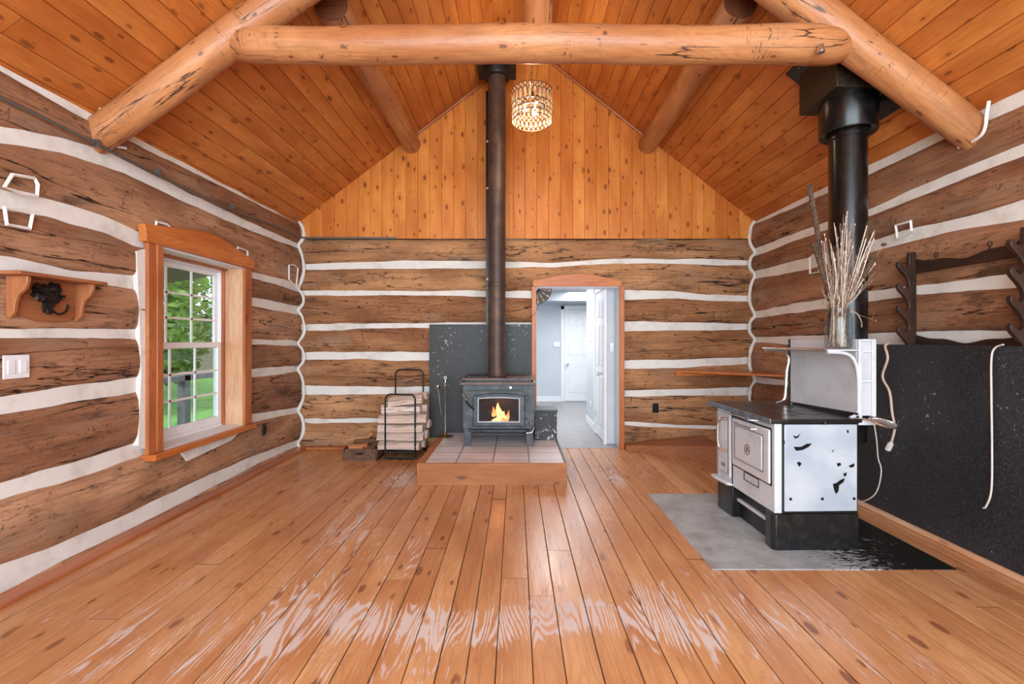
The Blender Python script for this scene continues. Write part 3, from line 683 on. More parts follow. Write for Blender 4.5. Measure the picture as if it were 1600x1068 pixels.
# quarter-round fan ornament in the upper corner of the doorway
o = empty('fan_ornament', (hx(838), YB-0.03, hz(451)), 'quarter-round glass fan ornament in the upper left corner of the doorway', 'ornament')
cx, cz = hx(838.5), hz(451); Rr = 0.185
mb = MB()
for r_ in (Rr, Rr*0.72, Rr*0.36):
    mb.tube([(cx+r_*math.cos(a), YB-0.03, cz-r_*math.sin(a)) for a in [R(90)*i/12 for i in range(13)]], 0.005, 6)
for i in range(8):
    a = R(90)*i/7; mb.tube([(cx+Rr*0.1*math.cos(a), YB-0.03, cz-Rr*0.1*math.sin(a)), (cx+Rr*math.cos(a), YB-0.03, cz-Rr*math.sin(a))], 0.004, 5)
mb.build('lead_frame', 'mask', o)
mb = MB(); mb2 = MB()
for i in range(7):
    for (ra, rb) in ((0.36, 0.72), (0.72, 1.0)):
        a0, a1 = R(90)*(i+0.12)/7, R(90)*(i+0.88)/7
        P = [(cx+Rr*r_*math.cos(a), cz-Rr*r_*math.sin(a)) for r_, a in ((ra+0.03, a0), (rb-0.03, a0), (rb-0.03, a1), (ra+0.03, a1))]
        ((mb if (i+int(ra*10)) % 2 else mb2)).prism(P, YB-0.033, YB-0.027, 'xz')
mb.build('pale_segment', 'shell', o, flat=True); mb2.build('dark_segment', 'darkwood', o, flat=True)
MB().tube(smooth_path([(hx(841), YB-0.03, hz(470)), (hx(839), YB-0.035, hz(482)), (hx(833), YB-0.065, hz(492)), (hx(820), YB-0.03, hz(500)), (hx(806), YB-0.03, hz(504))], 5), 0.003, 5).build('hanging_wire', 'galv', label='thin wire running from the doorway ornament to the black board', cat='wire')

# ---- window in the left wall
Y0, Y1, H0, H1 = WIN
mb = MB(); XO = XL-0.235
mb.box(XO, XL+0.01, Y0, Y0+0.014, H0, H1); mb.box(XO, XL+0.01, Y1-0.014, Y1, H0, H1)
MB().box(XO, XL+0.012, Y0+0.014, Y1-0.014, H1-0.016, H1-0.001).build('trim_29', 'white', kind='structure')
mb.build('trim_10', 'reveal', kind='structure')
MB().box(XO, XL+0.075, Y0-0.11, Y1+0.11, H0-0.03, H0+0.016).build('trim_11', 'trim', kind='structure', bevel=0.005)   # stool
MB().box(XO-0.0, XL+0.02, Y0+0.015, Y1-0.015, H0+0.016, H0+0.022).build('trim_12', 'white', kind='structure')
mb = MB()
mb.box(XL-0.01, XL+0.028, Y0-0.115, Y0-0.045, H0+0.016, H1+0.0, axis=2); mb.box(XL-0.01, XL+0.040, Y0-0.045, Y0+0.012, H0+0.016, H1, axis=2)
mb.box(XL-0.01, XL+0.035, Y1-0.012, Y1+0.10, H0+0.016, H1+0.0, axis=2)
mb.build('trim_13', 'casing', kind='structure', bevel=0.004)
MB().prism([(Y0-0.15, H1), (Y1+0.13, H1), (Y1+0.14, H1+0.09), (Y0+0.65, H1+0.21), (Y0+0.45, H1+0.21), (Y0-0.17, H1+0.12)], XL-0.01, XL+0.045, 'yz', axis=1).build('trim_14', 'trim', kind='structure', bevel=0.004)
mb = MB(); mb.box(XO+0.05, XO+0.075, Y0+0.014, Y0+0.035, H0+0.02, H1-0.014); mb.box(XO+0.05, XO+0.075, Y1-0.035, Y1-0.014, H0+0.02, H1-0.014); mb.box(XO+0.05, XO+0.10, Y0, Y1, H1-0.035, H1-0.014)
mb.build('trim_15', 'casing', kind='structure')
wf = MB(); xa, xb = XO-0.01, XO+0.05
wf.box(xa, xb, Y0+0.012, Y0+0.04, H0+0.02, H1-0.015); wf.box(xa, xb, Y1-0.04, Y1-0.012, H0+0.02, H1-0.015); wf.box(xa, xb, Y0+0.04, Y1-0.04, H1-0.055, H1-0.015); wf.box(xa, xb+0.01, Y0+0.04, Y1-0.04, H0+0.016, H0+0.045)
win = wf.build('window_1', 'vinyl', kind='structure', bevel=0.003)
hm = 1.275
def sash(z0, z1, xs, rb, rt):
    a, b = Y0+0.04, Y1-0.04; m = MB(); st = 0.045
    m.box(xs, xs+0.025, a, a+st, z0, z1); m.box(xs, xs+0.025, b-st, b, z0, z1); m.box(xs, xs+0.025, a+st, b-st, z0, z0+rb); m.box(xs, xs+0.025, a+st, b-st, z1-rt, z1)
    sh = m.build('sash', 'vinyl', win, bevel=0.003)
    m = MB(); 
    for i in (1, 2):
        yy = a+st+(b-a-2*st)*i/3; m.box(xs+0.006, xs+0.018, yy-0.009, yy+0.009, z0+rb, z1-rt)
        zz = z0+rb+(z1-z0-rb-rt)*i/3; m.box(xs+0.006, xs+0.018, a+st, b-st, zz-0.009, zz+0.009)
    m.build('muntin_bars', 'vinyl', sh)
    m = MB(); m.box(xs+0.010, xs+0.014, a+st, b-st, z0+rb, z1-rt); m.build('pane', 'glass', sh)
sash(hm-0.005, H1-0.055, xa+0.004, 0.05, 0.04); sash(H0+0.045, hm+0.05, xb-0.024, 0.075, 0.05)

# grey mortar patch below the window
MB().prism([(3.72, 0.37), (4.3, 0.41), (4.42, 0.462), (3.66, 0.462)], XL-0.02, XL+0.02, 'yz').build('trim_16', 'chink', kind='structure')

# mortar outlines of the old joist pockets
def pocket(name, pts, plane, closed=True):
    P = []
    for px, py in pts:
        if plane == 'L': y = 2.655*F/(806-px); P.append((XL+0.012, y, 1.35-(py-530)*y/F))
        else: y = (XR-0.015)*F/(px-806); P.append((XR-0.012, y, 1.35-(py-530)*y/F))
    if not closed: P = smooth_path(P, 3)
    P = [Vector(p)+Vector((0, 0.006*noise.noise(Vector((i*1.3, len(P), 0))), 0.006*noise.noise(Vector((i*1.7, len(P), 5))))) for i, p in enumerate(P)]
    MB().tube(P, 0.010, 6, closed=closed).build(name, 'chink', kind='structure')
pocket('trim_17', [(8, 292), (20, 272), (54, 278), (60, 288), (58, 306), (30, 300)], 'L')
pocket('trim_18', [(8, 324), (12, 350), (48, 357), (52, 334), (30, 328)], 'L')
pocket('trim_19', [(243, 362), (245, 346), (262, 350), (267, 356), (266, 368)], 'L')
pocket('trim_20', [(369, 401), (372, 386), (387, 392), (387, 420)], 'L')
pocket('trim_21', [(452, 436), (452, 414), (459, 413), (466, 419), (463, 450)], 'L')
pocket('trim_22', [(1265, 402), (1265, 427), (1280, 425), (1280, 392)], 'R')
pocket('trim_23', [(1399, 352), (1422, 345), (1424, 360), (1402, 372)], 'R')

# ------------------------------------------------------------------ timbers
def logline(a, b, r0, r1, n=40, wob=0.012, seed=0):
    a, b = Vector(a), Vector(b); P = []; Rr = []
    for i in range(n+1):
        t = i/n; p = a.lerp(b, t)
        p += Vector((0, noise.noise(Vector((t*3, seed, 0)))*wob, noise.noise(Vector((t*3, seed, 7)))*wob))
        P.append(p); Rr.append((r0+(r1-r0)*t)*(1+0.05*noise.noise(Vector((t*6, seed, 3)))))
    return P, Rr
TY = 2.99
tr = empty('roof_truss', (0.19, TY, 2.6), 'peeled log roof truss spanning the room in front of the stove pipe', 'truss')
def rafter(x0, x1, d, r0, r1, seed):
    a = (x0, TY, ceil_h(x0)-d); b = (x1, TY, ceil_h(x1)-d); P, Rr = logline(a, b, r0, r1, seed=seed)
    MB().tube(P, Rr, 28, bump=0.06).build('rafter', 'beam', tr)
rafter(XL-0.12, RX+0.06, 0.105, 0.098, 0.130, 1)
rafter(XR+0.14, RX-0.06, 0.11, 0.098, 0.155, 2)
P, Rr = logline((-1.86, TY+0.008, 3.265), (2.19, TY+0.012, 3.265), 0.110, 0.116, n=60, wob=0.02, seed=3)
for k, q in enumerate((0.7, 0.9)): Rr[k] *= q; Rr[-1-k] *= q
MB().tube(P, Rr, 28, bump=0.06).build('tie_log', 'beam', tr)
P, Rr = logline((0.14, TY, 3.30), (0.19, TY, 4.85), 0.095, 0.085, seed=4)
MB().tube(P, Rr, 24, bump=0.12).build('king_post', 'beam', tr)
for nm, xa_, lb in (('purlin', -1.31, 'left roof purlin, peeled log with a dark cut end above the tie log'), ('purlin', 1.60, 'right roof purlin, peeled log with a dark cut end above the tie log')):
    xe = -1.29 if xa_ < 0 else 1.63
    P, Rr = logline((xa_, 3.27, ceil_h(xa_)-0.12), (xe, YB+0.02, ceil_h(xe)-0.095), 0.118, 0.112, seed=xa_)
    MB().tube(P, Rr, 24, bump=0.06, endmi=1).build(nm, ['beam', 'beam_end'], label=lb, cat='beam', group='roof purlins')
# chinking around the rafter feet
pocket('trim_24', [(146, 160), (156, 168), (160, 182), (160, 204), (166, 219), (180, 228), (197, 231)], 'L', False)
pocket('trim_25', [(1544, 158), (1541, 176), (1538, 200), (1530, 213), (1515, 223), (1497, 230)], 'R', False)
# bolt under the tie log
MB().lathe([(0, 0), (0.022, 0), (0.024, 0.012), (0.016, 0.03), (0.016, 0.05)], (1.90, TY-0.12, 3.135), 12).build('bracket_bolt', 'nickel', tr, label='bright metal bolt')

# ------------------------------------------------------------------ conduit
pts = []
for px, py in ((-300, -20), (0, 151), (120, 209), (240, 271), (350, 322), (420, 349), (462, 366)):
    y = 2.64*F/(806-px) if px > -200 else 1.0; pts.append((XL+0.028, y, 2.60 if px < 0 else 1.35-(py-530)*y/F))
pts.append((XL+0.05, YB-0.03, 2.602)); 
co_ = MB().tube(pts, 0.011, 8).build('conduit', 'galv', label='thin grey conduit running high along the left log wall', cat='conduit')
for y in (2.9, 3.4, 4.3): MB().box(XL+0.0, XL+0.042, y, y+0.02, 2.565, 2.61).build('clip', 'galv', co_)
MB().box(-2.64, (620-806)*5.7/F, YB-0.04, YB-0.012, 2.592, 2.612).build('metal_strip', 'galv', label='thin grey metal strip under the left end of the gable boards', cat='strip')

# ------------------------------------------------------------------ hearth
HT = 0.20; HX0, HX1, HY0 = -0.905, 0.475, 4.27
he = empty('hearth', (-0.2, 5.0, 0), 'raised tiled hearth platform with an orange pine front board', 'hearth')
MB().box(HX0+0.03, HX1-0.02, HY0+0.02, YB-0.01, 0.0, HT).build('tile_top', 'tile', he)
MB().box(HX0, HX1, HY0-0.005, HY0+0.02, 0.0, HT+0.004).build('front_board', 'board', he, bevel=0.002)
MB().box(HX0-0.01, HX0+0.06, HY0-0.004, YB-0.05, 0.0, HT+0.006).build('side_board', 'casing', he, bevel=0.003)
MB().box(HX1-0.025, HX1+0.002, HY0+0.02, YB-0.05, 0.0, HT+0.004).build('side_board', 'darkwood', he, bevel=0.003)
MB().box(-1.065, 0.24, YB-0.045, YB-0.020, HT-0.06, 1.535).build('fire_board', 'panel_back', label='black flecked fire board on the log wall behind the wood stove', cat='wall panel')
bx_ = empty('hearth_box', (0.36, 5.4, HT), 'black flaking box at the right rear corner of the tiled hearth', 'box')
MB().box(0.215, 0.47, 5.27, 5.60, HT+0.002, HT+0.325).build('body', 'box_speck', bx_, bevel=0.004)
MB().box(0.205, 0.48, 5.26, 5.61, HT+0.325, HT+0.345).build('lid', 'iron', bx_, bevel=0.004)

# ------------------------------------------------------------------ wood stove
SX, SY0, SY1 = -0.185, 4.96, 5.50
st = empty('wood_stove', (SX, 5.2, HT), 'grey-black wood burning stove with a glass door on the tiled hearth', 'stove')
# legs
for sx in (-1, 1):
    for yy in (SY0+0.02, SY1-0.10):
        xo = SX+sx*0.375; xi = SX+sx*0.235
        P = [(xo, 0.385), (xi, 0.385), (xi+sx*0.055, 0.36), (SX+sx*0.305, HT), (SX+sx*0.37, HT)]
        if sx > 0: P = P[::-1]
        MB().prism(P, yy, yy+0.035, 'xz').build('leg', 'iron', st, bevel=0.003)
# firebox shell with an open front
mb = MB(); a, b = SX-0.385, SX+0.385
mb.box(a, a+0.03, SY0+0.02, SY1, 0.38, 0.865); mb.box(b-0.03, b, SY0+0.02, SY1, 0.38, 0.865)
mb.box(a, b, SY1-0.03, SY1, 0.38, 0.865); mb.box(a, b, SY0+0.02, SY1, 0.38, 0.41)
mb.build('firebox', 'iron', st, bevel=0.003)
dx0, dx1, dz0, dz1 = SX-0.275, SX+0.285, 0.42, 0.775
mb = MB(); mb.box(a, dx0+0.03, SY0, SY0+0.025, 0.39, 0.865); mb.box(dx1-0.03, b, SY0, SY0+0.025, 0.39, 0.865)
mb.box(dx0+0.03, dx1-0.03, SY0, SY0+0.025, dz1-0.035, 0.865); mb.box(dx0+0.03, dx1-0.03, SY0, SY0+0.025, 0.385, dz0+0.04)
mb.build('front_plate', 'iron', st, bevel=0.002)
MB().box(SX-0.33, SX+0.25, SY0-0.006, SY0+0.01, 0.79, 0.81).build('air_slot', 'tube', st)
# lining
mb = MB(); mb.box(a+0.03, b-0.03, SY1-0.06, SY1-0.03, 0.41, 0.80); mb.box(a+0.03, a+0.05, SY0+0.03, SY1-0.06, 0.41, 0.8); mb.box(b-0.05, b-0.03, SY0+0.03, SY1-0.06, 0.41, 0.8); mb.box(a+0.03, b-0.03, SY0+0.03, SY1-0.06, 0.80, 0.82)
mb.build('fire_brick', 'black_metal', st)
# arched door ring
def arch(x0, x1, z0, z1, rise, rad=0.02, n=10):
    P = [(x0, z0), (x1, z0)]
    for i in range(n+1):
        t = i/n; xx = x1+(x0-x1)*t; P.append((xx, z1-rise+rise*(1-(2*t-1)**2)))
    return P
def ring(mb, Po, Pi, y0, y1, mi=0):
    n = len(Po); V = [(p[0], y0, p[1]) for p in Po]+[(p[0], y0, p[1]) for p in Pi]+[(p[0], y1, p[1]) for p in Po]+[(p[0], y1, p[1]) for p in Pi]; fs = []
    for i in range(n):
        j = (i+1) % n
        fs += [(i, j, n+j, n+i), (2*n+i, 3*n+i, 3*n+j, 2*n+j), (i, 2*n+i, 2*n+j, j), (n+i, n+j, 3*n+j, 3*n+i)]
    mb.add(V, fs, mi)
mb = MB(); ring(mb, arch(dx0, dx1, dz0, dz1, 0.035), arch(dx0+0.058, dx1-0.062, dz0+0.05, dz1-0.045, 0.012), SY0-0.035, SY0+0.0)
dr = mb.build('door', 'iron', st, bevel=0.008)
mb = MB(); ring(mb, arch(dx0+0.052, dx1-0.056, dz0+0.044, dz1-0.039, 0.014), arch(dx0+0.064, dx1-0.068, dz0+0.056, dz1-0.051, 0.01), SY0-0.040, SY0-0.02)
mb.build('inner_rim', 'rimsteel', dr, label='lighter rim around the glass')
MB().prism(arch(dx0+0.05, dx1-0.055, dz0+0.045, dz1-0.04, 0.012), SY0-0.012, SY0-0.006, 'xz').build('glass', 'smoked', dr)
for zz in (0.47, 0.72): MB().box(dx1+0.0, dx1+0.03, SY0-0.035, SY0, zz-0.03, zz+0.03).build('hinge', 'iron', dr, bevel=0.004)
MB().tube([(SX-0.26, SY0-0.05, 0.60), (SX-0.33, SY0-0.07, 0.67), (SX-0.355, SY0-0.07, 0.72)], 0.008, 8).build('door_handle', 'tube', dr)
P = []; 
for i in range(60):
    t = i/59; a_ = t*2*math.pi*6; c0 = Vector((SX-0.345-0.03*t, SY0-0.07, 0.70+0.07*t)); P.append(c0+Vector((0.014*math.cos(a_)*0.8, 0.014*math.sin(a_), 0.006*math.cos(a_))))
MB().tube(P, 0.004, 5).build('coil_grip', 'nickel', dr, label='bright coil on the handle')
# ash lip and rods
MB().prism([(SX-0.325, SY0), (SX+0.335, SY0), (SX+0.33, SY0-0.05), (SX+0.29, SY0-0.085), (SX-0.27, SY0-0.085), (SX-0.32, SY0-0.05)], 0.372, 0.392, 'xy').build('ash_lip', 'iron', st, bevel=0.005)
MB().tube([(SX-0.28, SY0-0.03, 0.335), (SX+0.29, SY0-0.03, 0.335)], 0.008, 8).build('damper_rod', 'iron', st)
MB().box(SX-0.26, SX+0.27, SY0+0.0, SY0+0.02, 0.345, 0.372).build('lip_support', 'tube', st)
MB().lathe([(0, -0.04), (0.014, -0.038), (0.016, -0.025), (0.006, -0.018), (0.006, 0)], (SX+0.128, SY0, 0.833), 12, axis='y').build('air_knob', 'nickel', st)
MB().tube(smooth_path([(b-0.02, SY0-0.01, 0.44), (b-0.045, SY0-0.03, 0.46), (b-0.01, SY0-0.06, 0.42), (b-0.03, SY0-0.08, 0.37), (b-0.09, SY0-0.08, 0.36)], 5), 0.006, 6).build('latch_rod', 'nickel', st)
# tops
MB().prism([(SX-0.415, 0.865), (SX+0.405, 0.865), (SX+0.405, 0.878), (SX+0.375, 0.895), (SX-0.385, 0.895), (SX-0.415, 0.878)], SY0-0.05, SY1+0.02, 'xz').build('lower_top', 'iron_top', st, bevel=0.003)
MB().box(SX-0.36, SX+0.35, SY0-0.01, SY1, 0.895, 0.915).build('riser', 'tube', st)
MB().prism([(SX-0.395, 0.913), (SX+0.385, 0.913), (SX+0.375, 0.935), (SX-0.385, 0.935)], SY0-0.015, SY1+0.02, 'xz').build('upper_top', 'iron_top', st, bevel=0.003)
MB().box(SX-0.35, SX-0.12, SY0+0.1, SY1-0.1, 0.935, 0.942).build('trivet_plate', 'iron', st, bevel=0.002)
MB().box(SX+0.09, SX+0.34, SY0+0.05, SY1-0.1, 0.935, 0.945).build('trivet_plate', 'iron_top', st, bevel=0.002)
# fire: split logs and flames
def split_log(mb, a, b, r, kind=0, seed=0):
    """a split billet: wedge or half-round cross-section, slightly irregular, end faces of raw wood"""
    a, b = Vector(a), Vector(b); t = (b-a).normalized(); up = Vector((0, 0, 1)) if abs(t.z) < 0.9 else Vector((1, 0, 0))
    nx = t.cross(up).normalized(); ny = nx.cross(t); rnd = random.Random(seed)
    if kind == 0: prof = [(-1.05, -0.6), (0.0, -0.75), (1.0, -0.6), (1.1, -0.1), (0.75, 0.45), (0.1, 0.72), (-0.6, 0.5), (-1.1, -0.05)]
    elif kind == 1: prof = [(-1.1, -0.7), (1.1, -0.6), (1.0, 0.05), (0.5, 0.55), (-0.2, 0.75), (-0.9, 0.3)]
    else: prof = [(-1.0, 0.65), (-1.1, -0.2), (-0.5, -0.65), (0.5, -0.7), (1.1, -0.3), (1.1, 0.7)]
    prof = [(p[0]*(1+rnd.uniform(-.12, .12)), p[1]*(1+rnd.uniform(-.15, .15))) for p in prof]
    V = []; n = len(prof); m = 7; SEED[0] += 1; sd = SEED[0]*0.731; G = []
    for i in range(m+1):
        u = i/m; c = a.lerp(b, u)+ny*0.004*math.sin(u*5+seed)
        for k, p in enumerate(prof):
            q = 1+0.05*noise.noise(Vector((u*4, k, seed)))
            V.append(c+nx*p[0]*r*q+ny*p[1]*r*q); G.append((u*(b-a).length+sd*3, k*0.05+sd, sd))
    fs = []
    for i in range(m):
        for k in range(n): fs.append((i*n+k, i*n+(k+1) % n, (i+1)*n+(k+1) % n, (i+1)*n+k))
    fs += [tuple(range(n))[::-1], tuple(range(m*n, (m+1)*n))]
    mb.add(V, fs, 0, gc=G); return mb
for i, (a_, b_, lb) in enumerate((((SX-0.17, 5.13, 0.455), (SX+0.19, 5.16, 0.46), 'charred log lying flat in the fire behind the stove glass'), ((SX-0.12, 5.20, 0.535), (SX+0.12, 5.11, 0.50), 'charred log leaning across the fire behind the stove glass'))):
    split_log(MB(), a_, b_, 0.04, 0, i).build('burning_log', 'darkwood', label=lb, cat='log', group='logs in the fire')
def flame(cx, cy, z0, h, w_, ph):
    prof = [(0.0, 0), (0.55, 0.05), (0.95, 0.18), (1.0, 0.32), (0.72, 0.52), (0.45, 0.7), (0.22, 0.86), (0.0, 1.0)]; mb = MB(); V = []; fs = []; seg = 12
    for r_, t in prof:
        ox = 0.35*w_*math.sin(t*4+ph)
        for k in range(seg):
            a_ = 2*math.pi*k/seg; V.append((cx+ox+r_*w_*math.cos(a_), cy+r_*w_*0.6*math.sin(a_), z0+h*t))
    for i in range(len(prof)-1):
        for k in range(seg): fs.append((i*seg+k, i*seg+(k+1) % seg, (i+1)*seg+(k+1) % seg, (i+1)*seg+k))
    mb.add(V, fs); return mb
fl = empty('fire_flames', (SX, 5.1, 0.47), 'orange and yellow flames burning behind the stove glass', 'fire')
for i, (x_, y_, h_, w__, z_) in enumerate(((-0.06, 5.06, 0.12, 0.030, 0.50), (0.0, 5.07, 0.18, 0.042, 0.48), (0.055, 5.05, 0.10, 0.035, 0.47), (0.10, 5.06, 0.12, 0.022, 0.46), (-0.02, 5.04, 0.08, 0.06, 0.445), (0.04, 5.04, 0.07, 0.05, 0.44))):
    flame(SX+x_, y_, z_, h_, w__, i*1.3).build('flame', 'flame_core' if i in (1, 2, 4) else 'flame', fl)
MB().blob((SX+0.02, 5.10, 0.43), (0.2, 0.1, 0.018), seed=3, rough=0.6).build('embers', 'ember', fl)
lamp('fire_glow', 'POINT', (SX, 5.03, 0.60), 5, (1.0, 0.45, 0.15), radius=0.05)

# stove pipe with ceiling box
PX, PY = -0.216, 5.26
pp = empty('stove_pipe', (PX, PY, 0.94), 'brown-black stove pipe rising from the wood stove to the ceiling', 'stovepipe')
mb = MB().lathe([(0.098, 0.94), (0.098, 1.95)], (PX, PY, 0), 32); mb.build('pipe_section', 'pipe', pp)
MB().lathe([(0.099, 1.95), (0.104, 1.955), (0.104, 1.99), (0.099, 1.995)], (PX, PY, 0), 32).build('pipe_joint', 'pipe', pp)
MB().lathe([(0.098, 1.995), (0.098, 4.40)], (PX, PY, 0), 32).build('pipe_section', 'pipe', pp)
MB().lathe([(0.098, 0.938), (0.115, 0.938), (0.115, 0.955), (0.099, 0.96)], (PX, PY, 0), 32).build('flue_collar', 'pipe', pp)
MB().lathe([(0.10, 4.33), (0.145, 4.33), (0.15, 4.34), (0.15, 4.50), (0.13, 4.50)], (PX, PY, 0), 32).build('support_collar', 'black_metal', pp)
MB().prism([(PX-0.22, 4.42), (PX+0.22, 4.42), (PX+0.22, ceil_h(PX+0.22)+0.0), (PX-0.22, ceil_h(PX-0.22)+0.0)], PY-0.2, PY+0.2, 'xz').build('ceiling_box', 'black_metal', pp, bevel=0.004)
hs = MB().box((759.5-806)*5.68/F, (789.8-806)*5.68/F, YB-0.07, YB-0.055, 1.52, 1.35+(530-144)*5.68/F).build('heat_shield', 'tube', label='narrow black heat shield on the back wall behind the stove pipe', cat='heat shield')
for px in (761.5, 788):
    for py in (221, 294, 436):
        xx = (px-806)*5.65/F; zz = 1.35+(530-py)*5.65/F
        MB().lathe([(0, -0.014), (0.012, -0.012), (0.014, 0)], (xx, YB-0.068, zz), 10, axis='y').build('spacer', 'white', hs)

# ------------------------------------------------------------------ fire tools on the hearth
tx, ty = -0.83, 5.42
ft = empty('fire_tool_stand', (tx, ty, HT), 'slim brass fire tool stand at the left of the wood stove', 'fire tools')
MB().lathe([(0, 0.0), (0.09, 0.0), (0.092, 0.012), (0.06, 0.022), (0.03, 0.03), (0.016, 0.05), (0.01, 0.07)], (tx, ty, HT+0.004), 24).build('base', 'brass', ft)
MB().lathe([(0.008, 0.05), (0.007, 0.62), (0.013, 0.63), (0.007, 0.645), (0.007, 0.69), (0.0, 0.69)], (tx, ty, HT), 10).build('pole', 'nickel', ft)
MB().tube([(tx+0.014*math.cos(a_), ty, HT+0.70+0.014*math.sin(a_)) for a_ in [2*math.pi*i/12 for i in range(12)]], 0.004, 6, closed=True).build('top_ring', 'nickel', ft)
mb = MB()
for sg in (-1, 1):
    mb.tube(smooth_path([(tx, ty, HT+0.60), (tx+sg*0.03, ty-0.01, HT+0.62), (tx+sg*0.06, ty-0.02, HT+0.60), (tx+sg*0.085, ty-0.03, HT+0.605)], 4), 0.004, 6)
mb.build('hook_arms', 'nickel', ft)
sv = empty('ash_brush', (tx-0.09, ty-0.02, HT+0.25), 'pale handled ash brush hanging from the left arm of the fire tool stand', 'fire tool')
MB().tube([(tx-0.082, ty-0.03, HT+0.595), (tx-0.045, ty-0.02, HT+0.27)], [0.010, 0.006], 8).build('handle', 'nickel', sv)
MB().lathe([(0.026, 0.0), (0.026, -0.02), (0.014, -0.045), (0.010, -0.05)], (tx-0.083, ty-0.03, HT+0.612), 12).build('ferrule', 'nickel', sv)

# ------------------------------------------------------------------ log rack with firewood
rk = empty('log_rack', (-1.28, 5.4, 0), 'black tubular log rack on wheels holding stacked firewood', 'log rack')
def ushape(xc, w_, y, z0, z1, rr=0.06):
    P = [(xc-w_/2, y, z0), (xc-w_/2, y, z1-rr)]
    for i in range(1, 6): a_ = math.pi-R(90)*i/5; P.append((xc-w_/2+rr+rr*math.cos(a_), y, z1-rr+rr*math.sin(a_)))
    for i in range(1, 6): a_ = R(90)-R(90)*i/5; P.append((xc+w_/2-rr+rr*math.cos(a_), y, z1-rr+rr*math.sin(a_)))
    P += [(xc+w_/2, y, z0)]; return P
MB().tube(ushape(-1.295, 0.335, 5.16, 0.02, 0.735), 0.010, 10).build('front_hoop', 'tube', rk)
MB().tube(ushape(-1.285, 0.335, 5.56, 0.02, 0.985), 0.010, 10).build('rear_hoop', 'tube', rk)
MB().tube([(-1.46, 5.16, 0.02), (-1.13, 5.16, 0.02)], 0.010, 8).build('foot_bar', 'tube', rk)
MB().box(-1.455, -1.135, 5.15, 5.58, 0.085, 0.10).build('deck', 'tube', rk)
for sx in (-1.455, -1.135): MB().tube([(sx, 5.16, 0.09), (sx, 5.56, 0.09)], 0.010, 8).build('side_rail', 'tube', rk)
for sx in (-1.50, -1.09): MB().lathe([(0, -0.015), (0.06, -0.015), (0.07, 0), (0.06, 0.015), (0, 0.015)], (sx, 5.58, 0.07), 20, axis='x').build('wheel', 'tube', rk)
rows = ['bottom', 'second from the bottom', 'third from the bottom', 'third from the top', 'second from the top', 'top']
rg = random.Random(4)
for ri, (yy, nm) in enumerate(((5.235, 'front'), (5.365, 'middle'), (5.485, 'rear'))):
    z = 0.103
    for k in range(6):
        hh = (0.098, 0.104, 0.098, 0.10, 0.10, 0.096)[k]
        xl = -1.535+rg.uniform(-0.03, 0.04); xr = -1.045+rg.uniform(-0.05, 0.04)
        if k == 5: xl += 0.06; xr -= 0.04
        zc = z+hh/2; tilt = 0.03 if k == 5 else 0.0
        split_log(MB(), (xl, yy+rg.uniform(-0.008, 0.008), zc-tilt*0.4), (xr, yy+rg.uniform(-0.008, 0.008), zc+tilt), 0.066, rg.choice((0, 1, 2)), ri*20+k).build('firewood_log', 'split',
            label='pale split log in the black rack, %s row, %s of its stack' % (nm, rows[k]), cat='log', group='firewood in the rack')
        z += hh

# low tray with kindling at the left of the rack
ty_ = empty('kindling_tray', (-1.71, 5.25, 0), 'low brown tray with a hand slot, full of rough wood chunks', 'tray')
x0, x1, y0, y1 = -1.93, -1.545, 5.13, 5.45
MB().box(x0, x1, y0, y1, 0.0, 0.015).build('bottom', 'carton', ty_)
mb = MB(); P = [(x0, 0.0), (x1, 0.0), (x1-0.01, 0.13), (x0+0.03, 0.13)]
mb.prism(P, y0, y0+0.015, 'xz'); mb.build('front_side', 'carton', ty_, bevel=0.003)
mb = MB().tube([(x0+0.19+0.055*math.cos(a_), y0-0.001, 0.078+0.016*math.sin(a_)) for a_ in [2*math.pi*i/16 for i in range(16)]], 0.004, 6, closed=True)
mb.prism([(x0+0.19+0.055*math.cos(a_), 0.078+0.016*math.sin(a_)) for a_ in [2*math.pi*i/16 for i in range(16)]], y0-0.002, y0+0.002, 'xz', 1)
mb.build('hand_slot', ['carton', 'gap'], ty_)
MB().box(x0+0.01, x1-0.005, y0-0.012, y0+0.004, 0.0, 0.022).build('lower_rim', 'carton', ty_)
MB().box(x0, x0+0.015, y0, y1, 0, 0.13).build('end_side', 'carton', ty_); MB().box(x1-0.015, x1, y0, y1, 0, 0.13).build('end_side', 'carton', ty_); MB().box(x0, x1, y1-0.015, y1, 0, 0.13).build('rear_side', 'carton', ty_)
KW = [((-1.88, 5.22, 0.13), (-1.68, 5.24, 0.14), 0.065, 'kindling', 'large tan wood chunk lying at the front left of the low tray'),
      ((-1.72, 5.20, 0.13), (-1.59, 5.22, 0.12), 0.045, 'bark', 'dark bark chunk at the front right of the low tray'),
      ((-1.86, 5.33, 0.19), (-1.60, 5.35, 0.17), 0.04, 'bark', 'grey bark slab lying across the middle of the low tray'),
      ((-1.78, 5.38, 0.16), (-1.66, 5.36, 0.27), 0.035, 'kindling', 'tan wood splinter standing up at the back of the low tray'),
      ((-1.94, 5.28, 0.20), (-1.68, 5.30, 0.235), 0.014, 'kindling', 'thin flat stick resting on the chunks and poking left of the low tray'),
      ((-1.65, 5.28, 0.12), (-1.56, 5.33, 0.17), 0.045, 'bark', 'dark chunk leaning toward the rack at the right end of the low tray')]
for i, (a_, b_, r_, m_, lb) in enumerate(KW): split_log(MB(), a_, b_, r_, i % 3, 90+i).build('wood_chunk', m_, label=lb, cat='wood', group='wood chunks in the low tray')

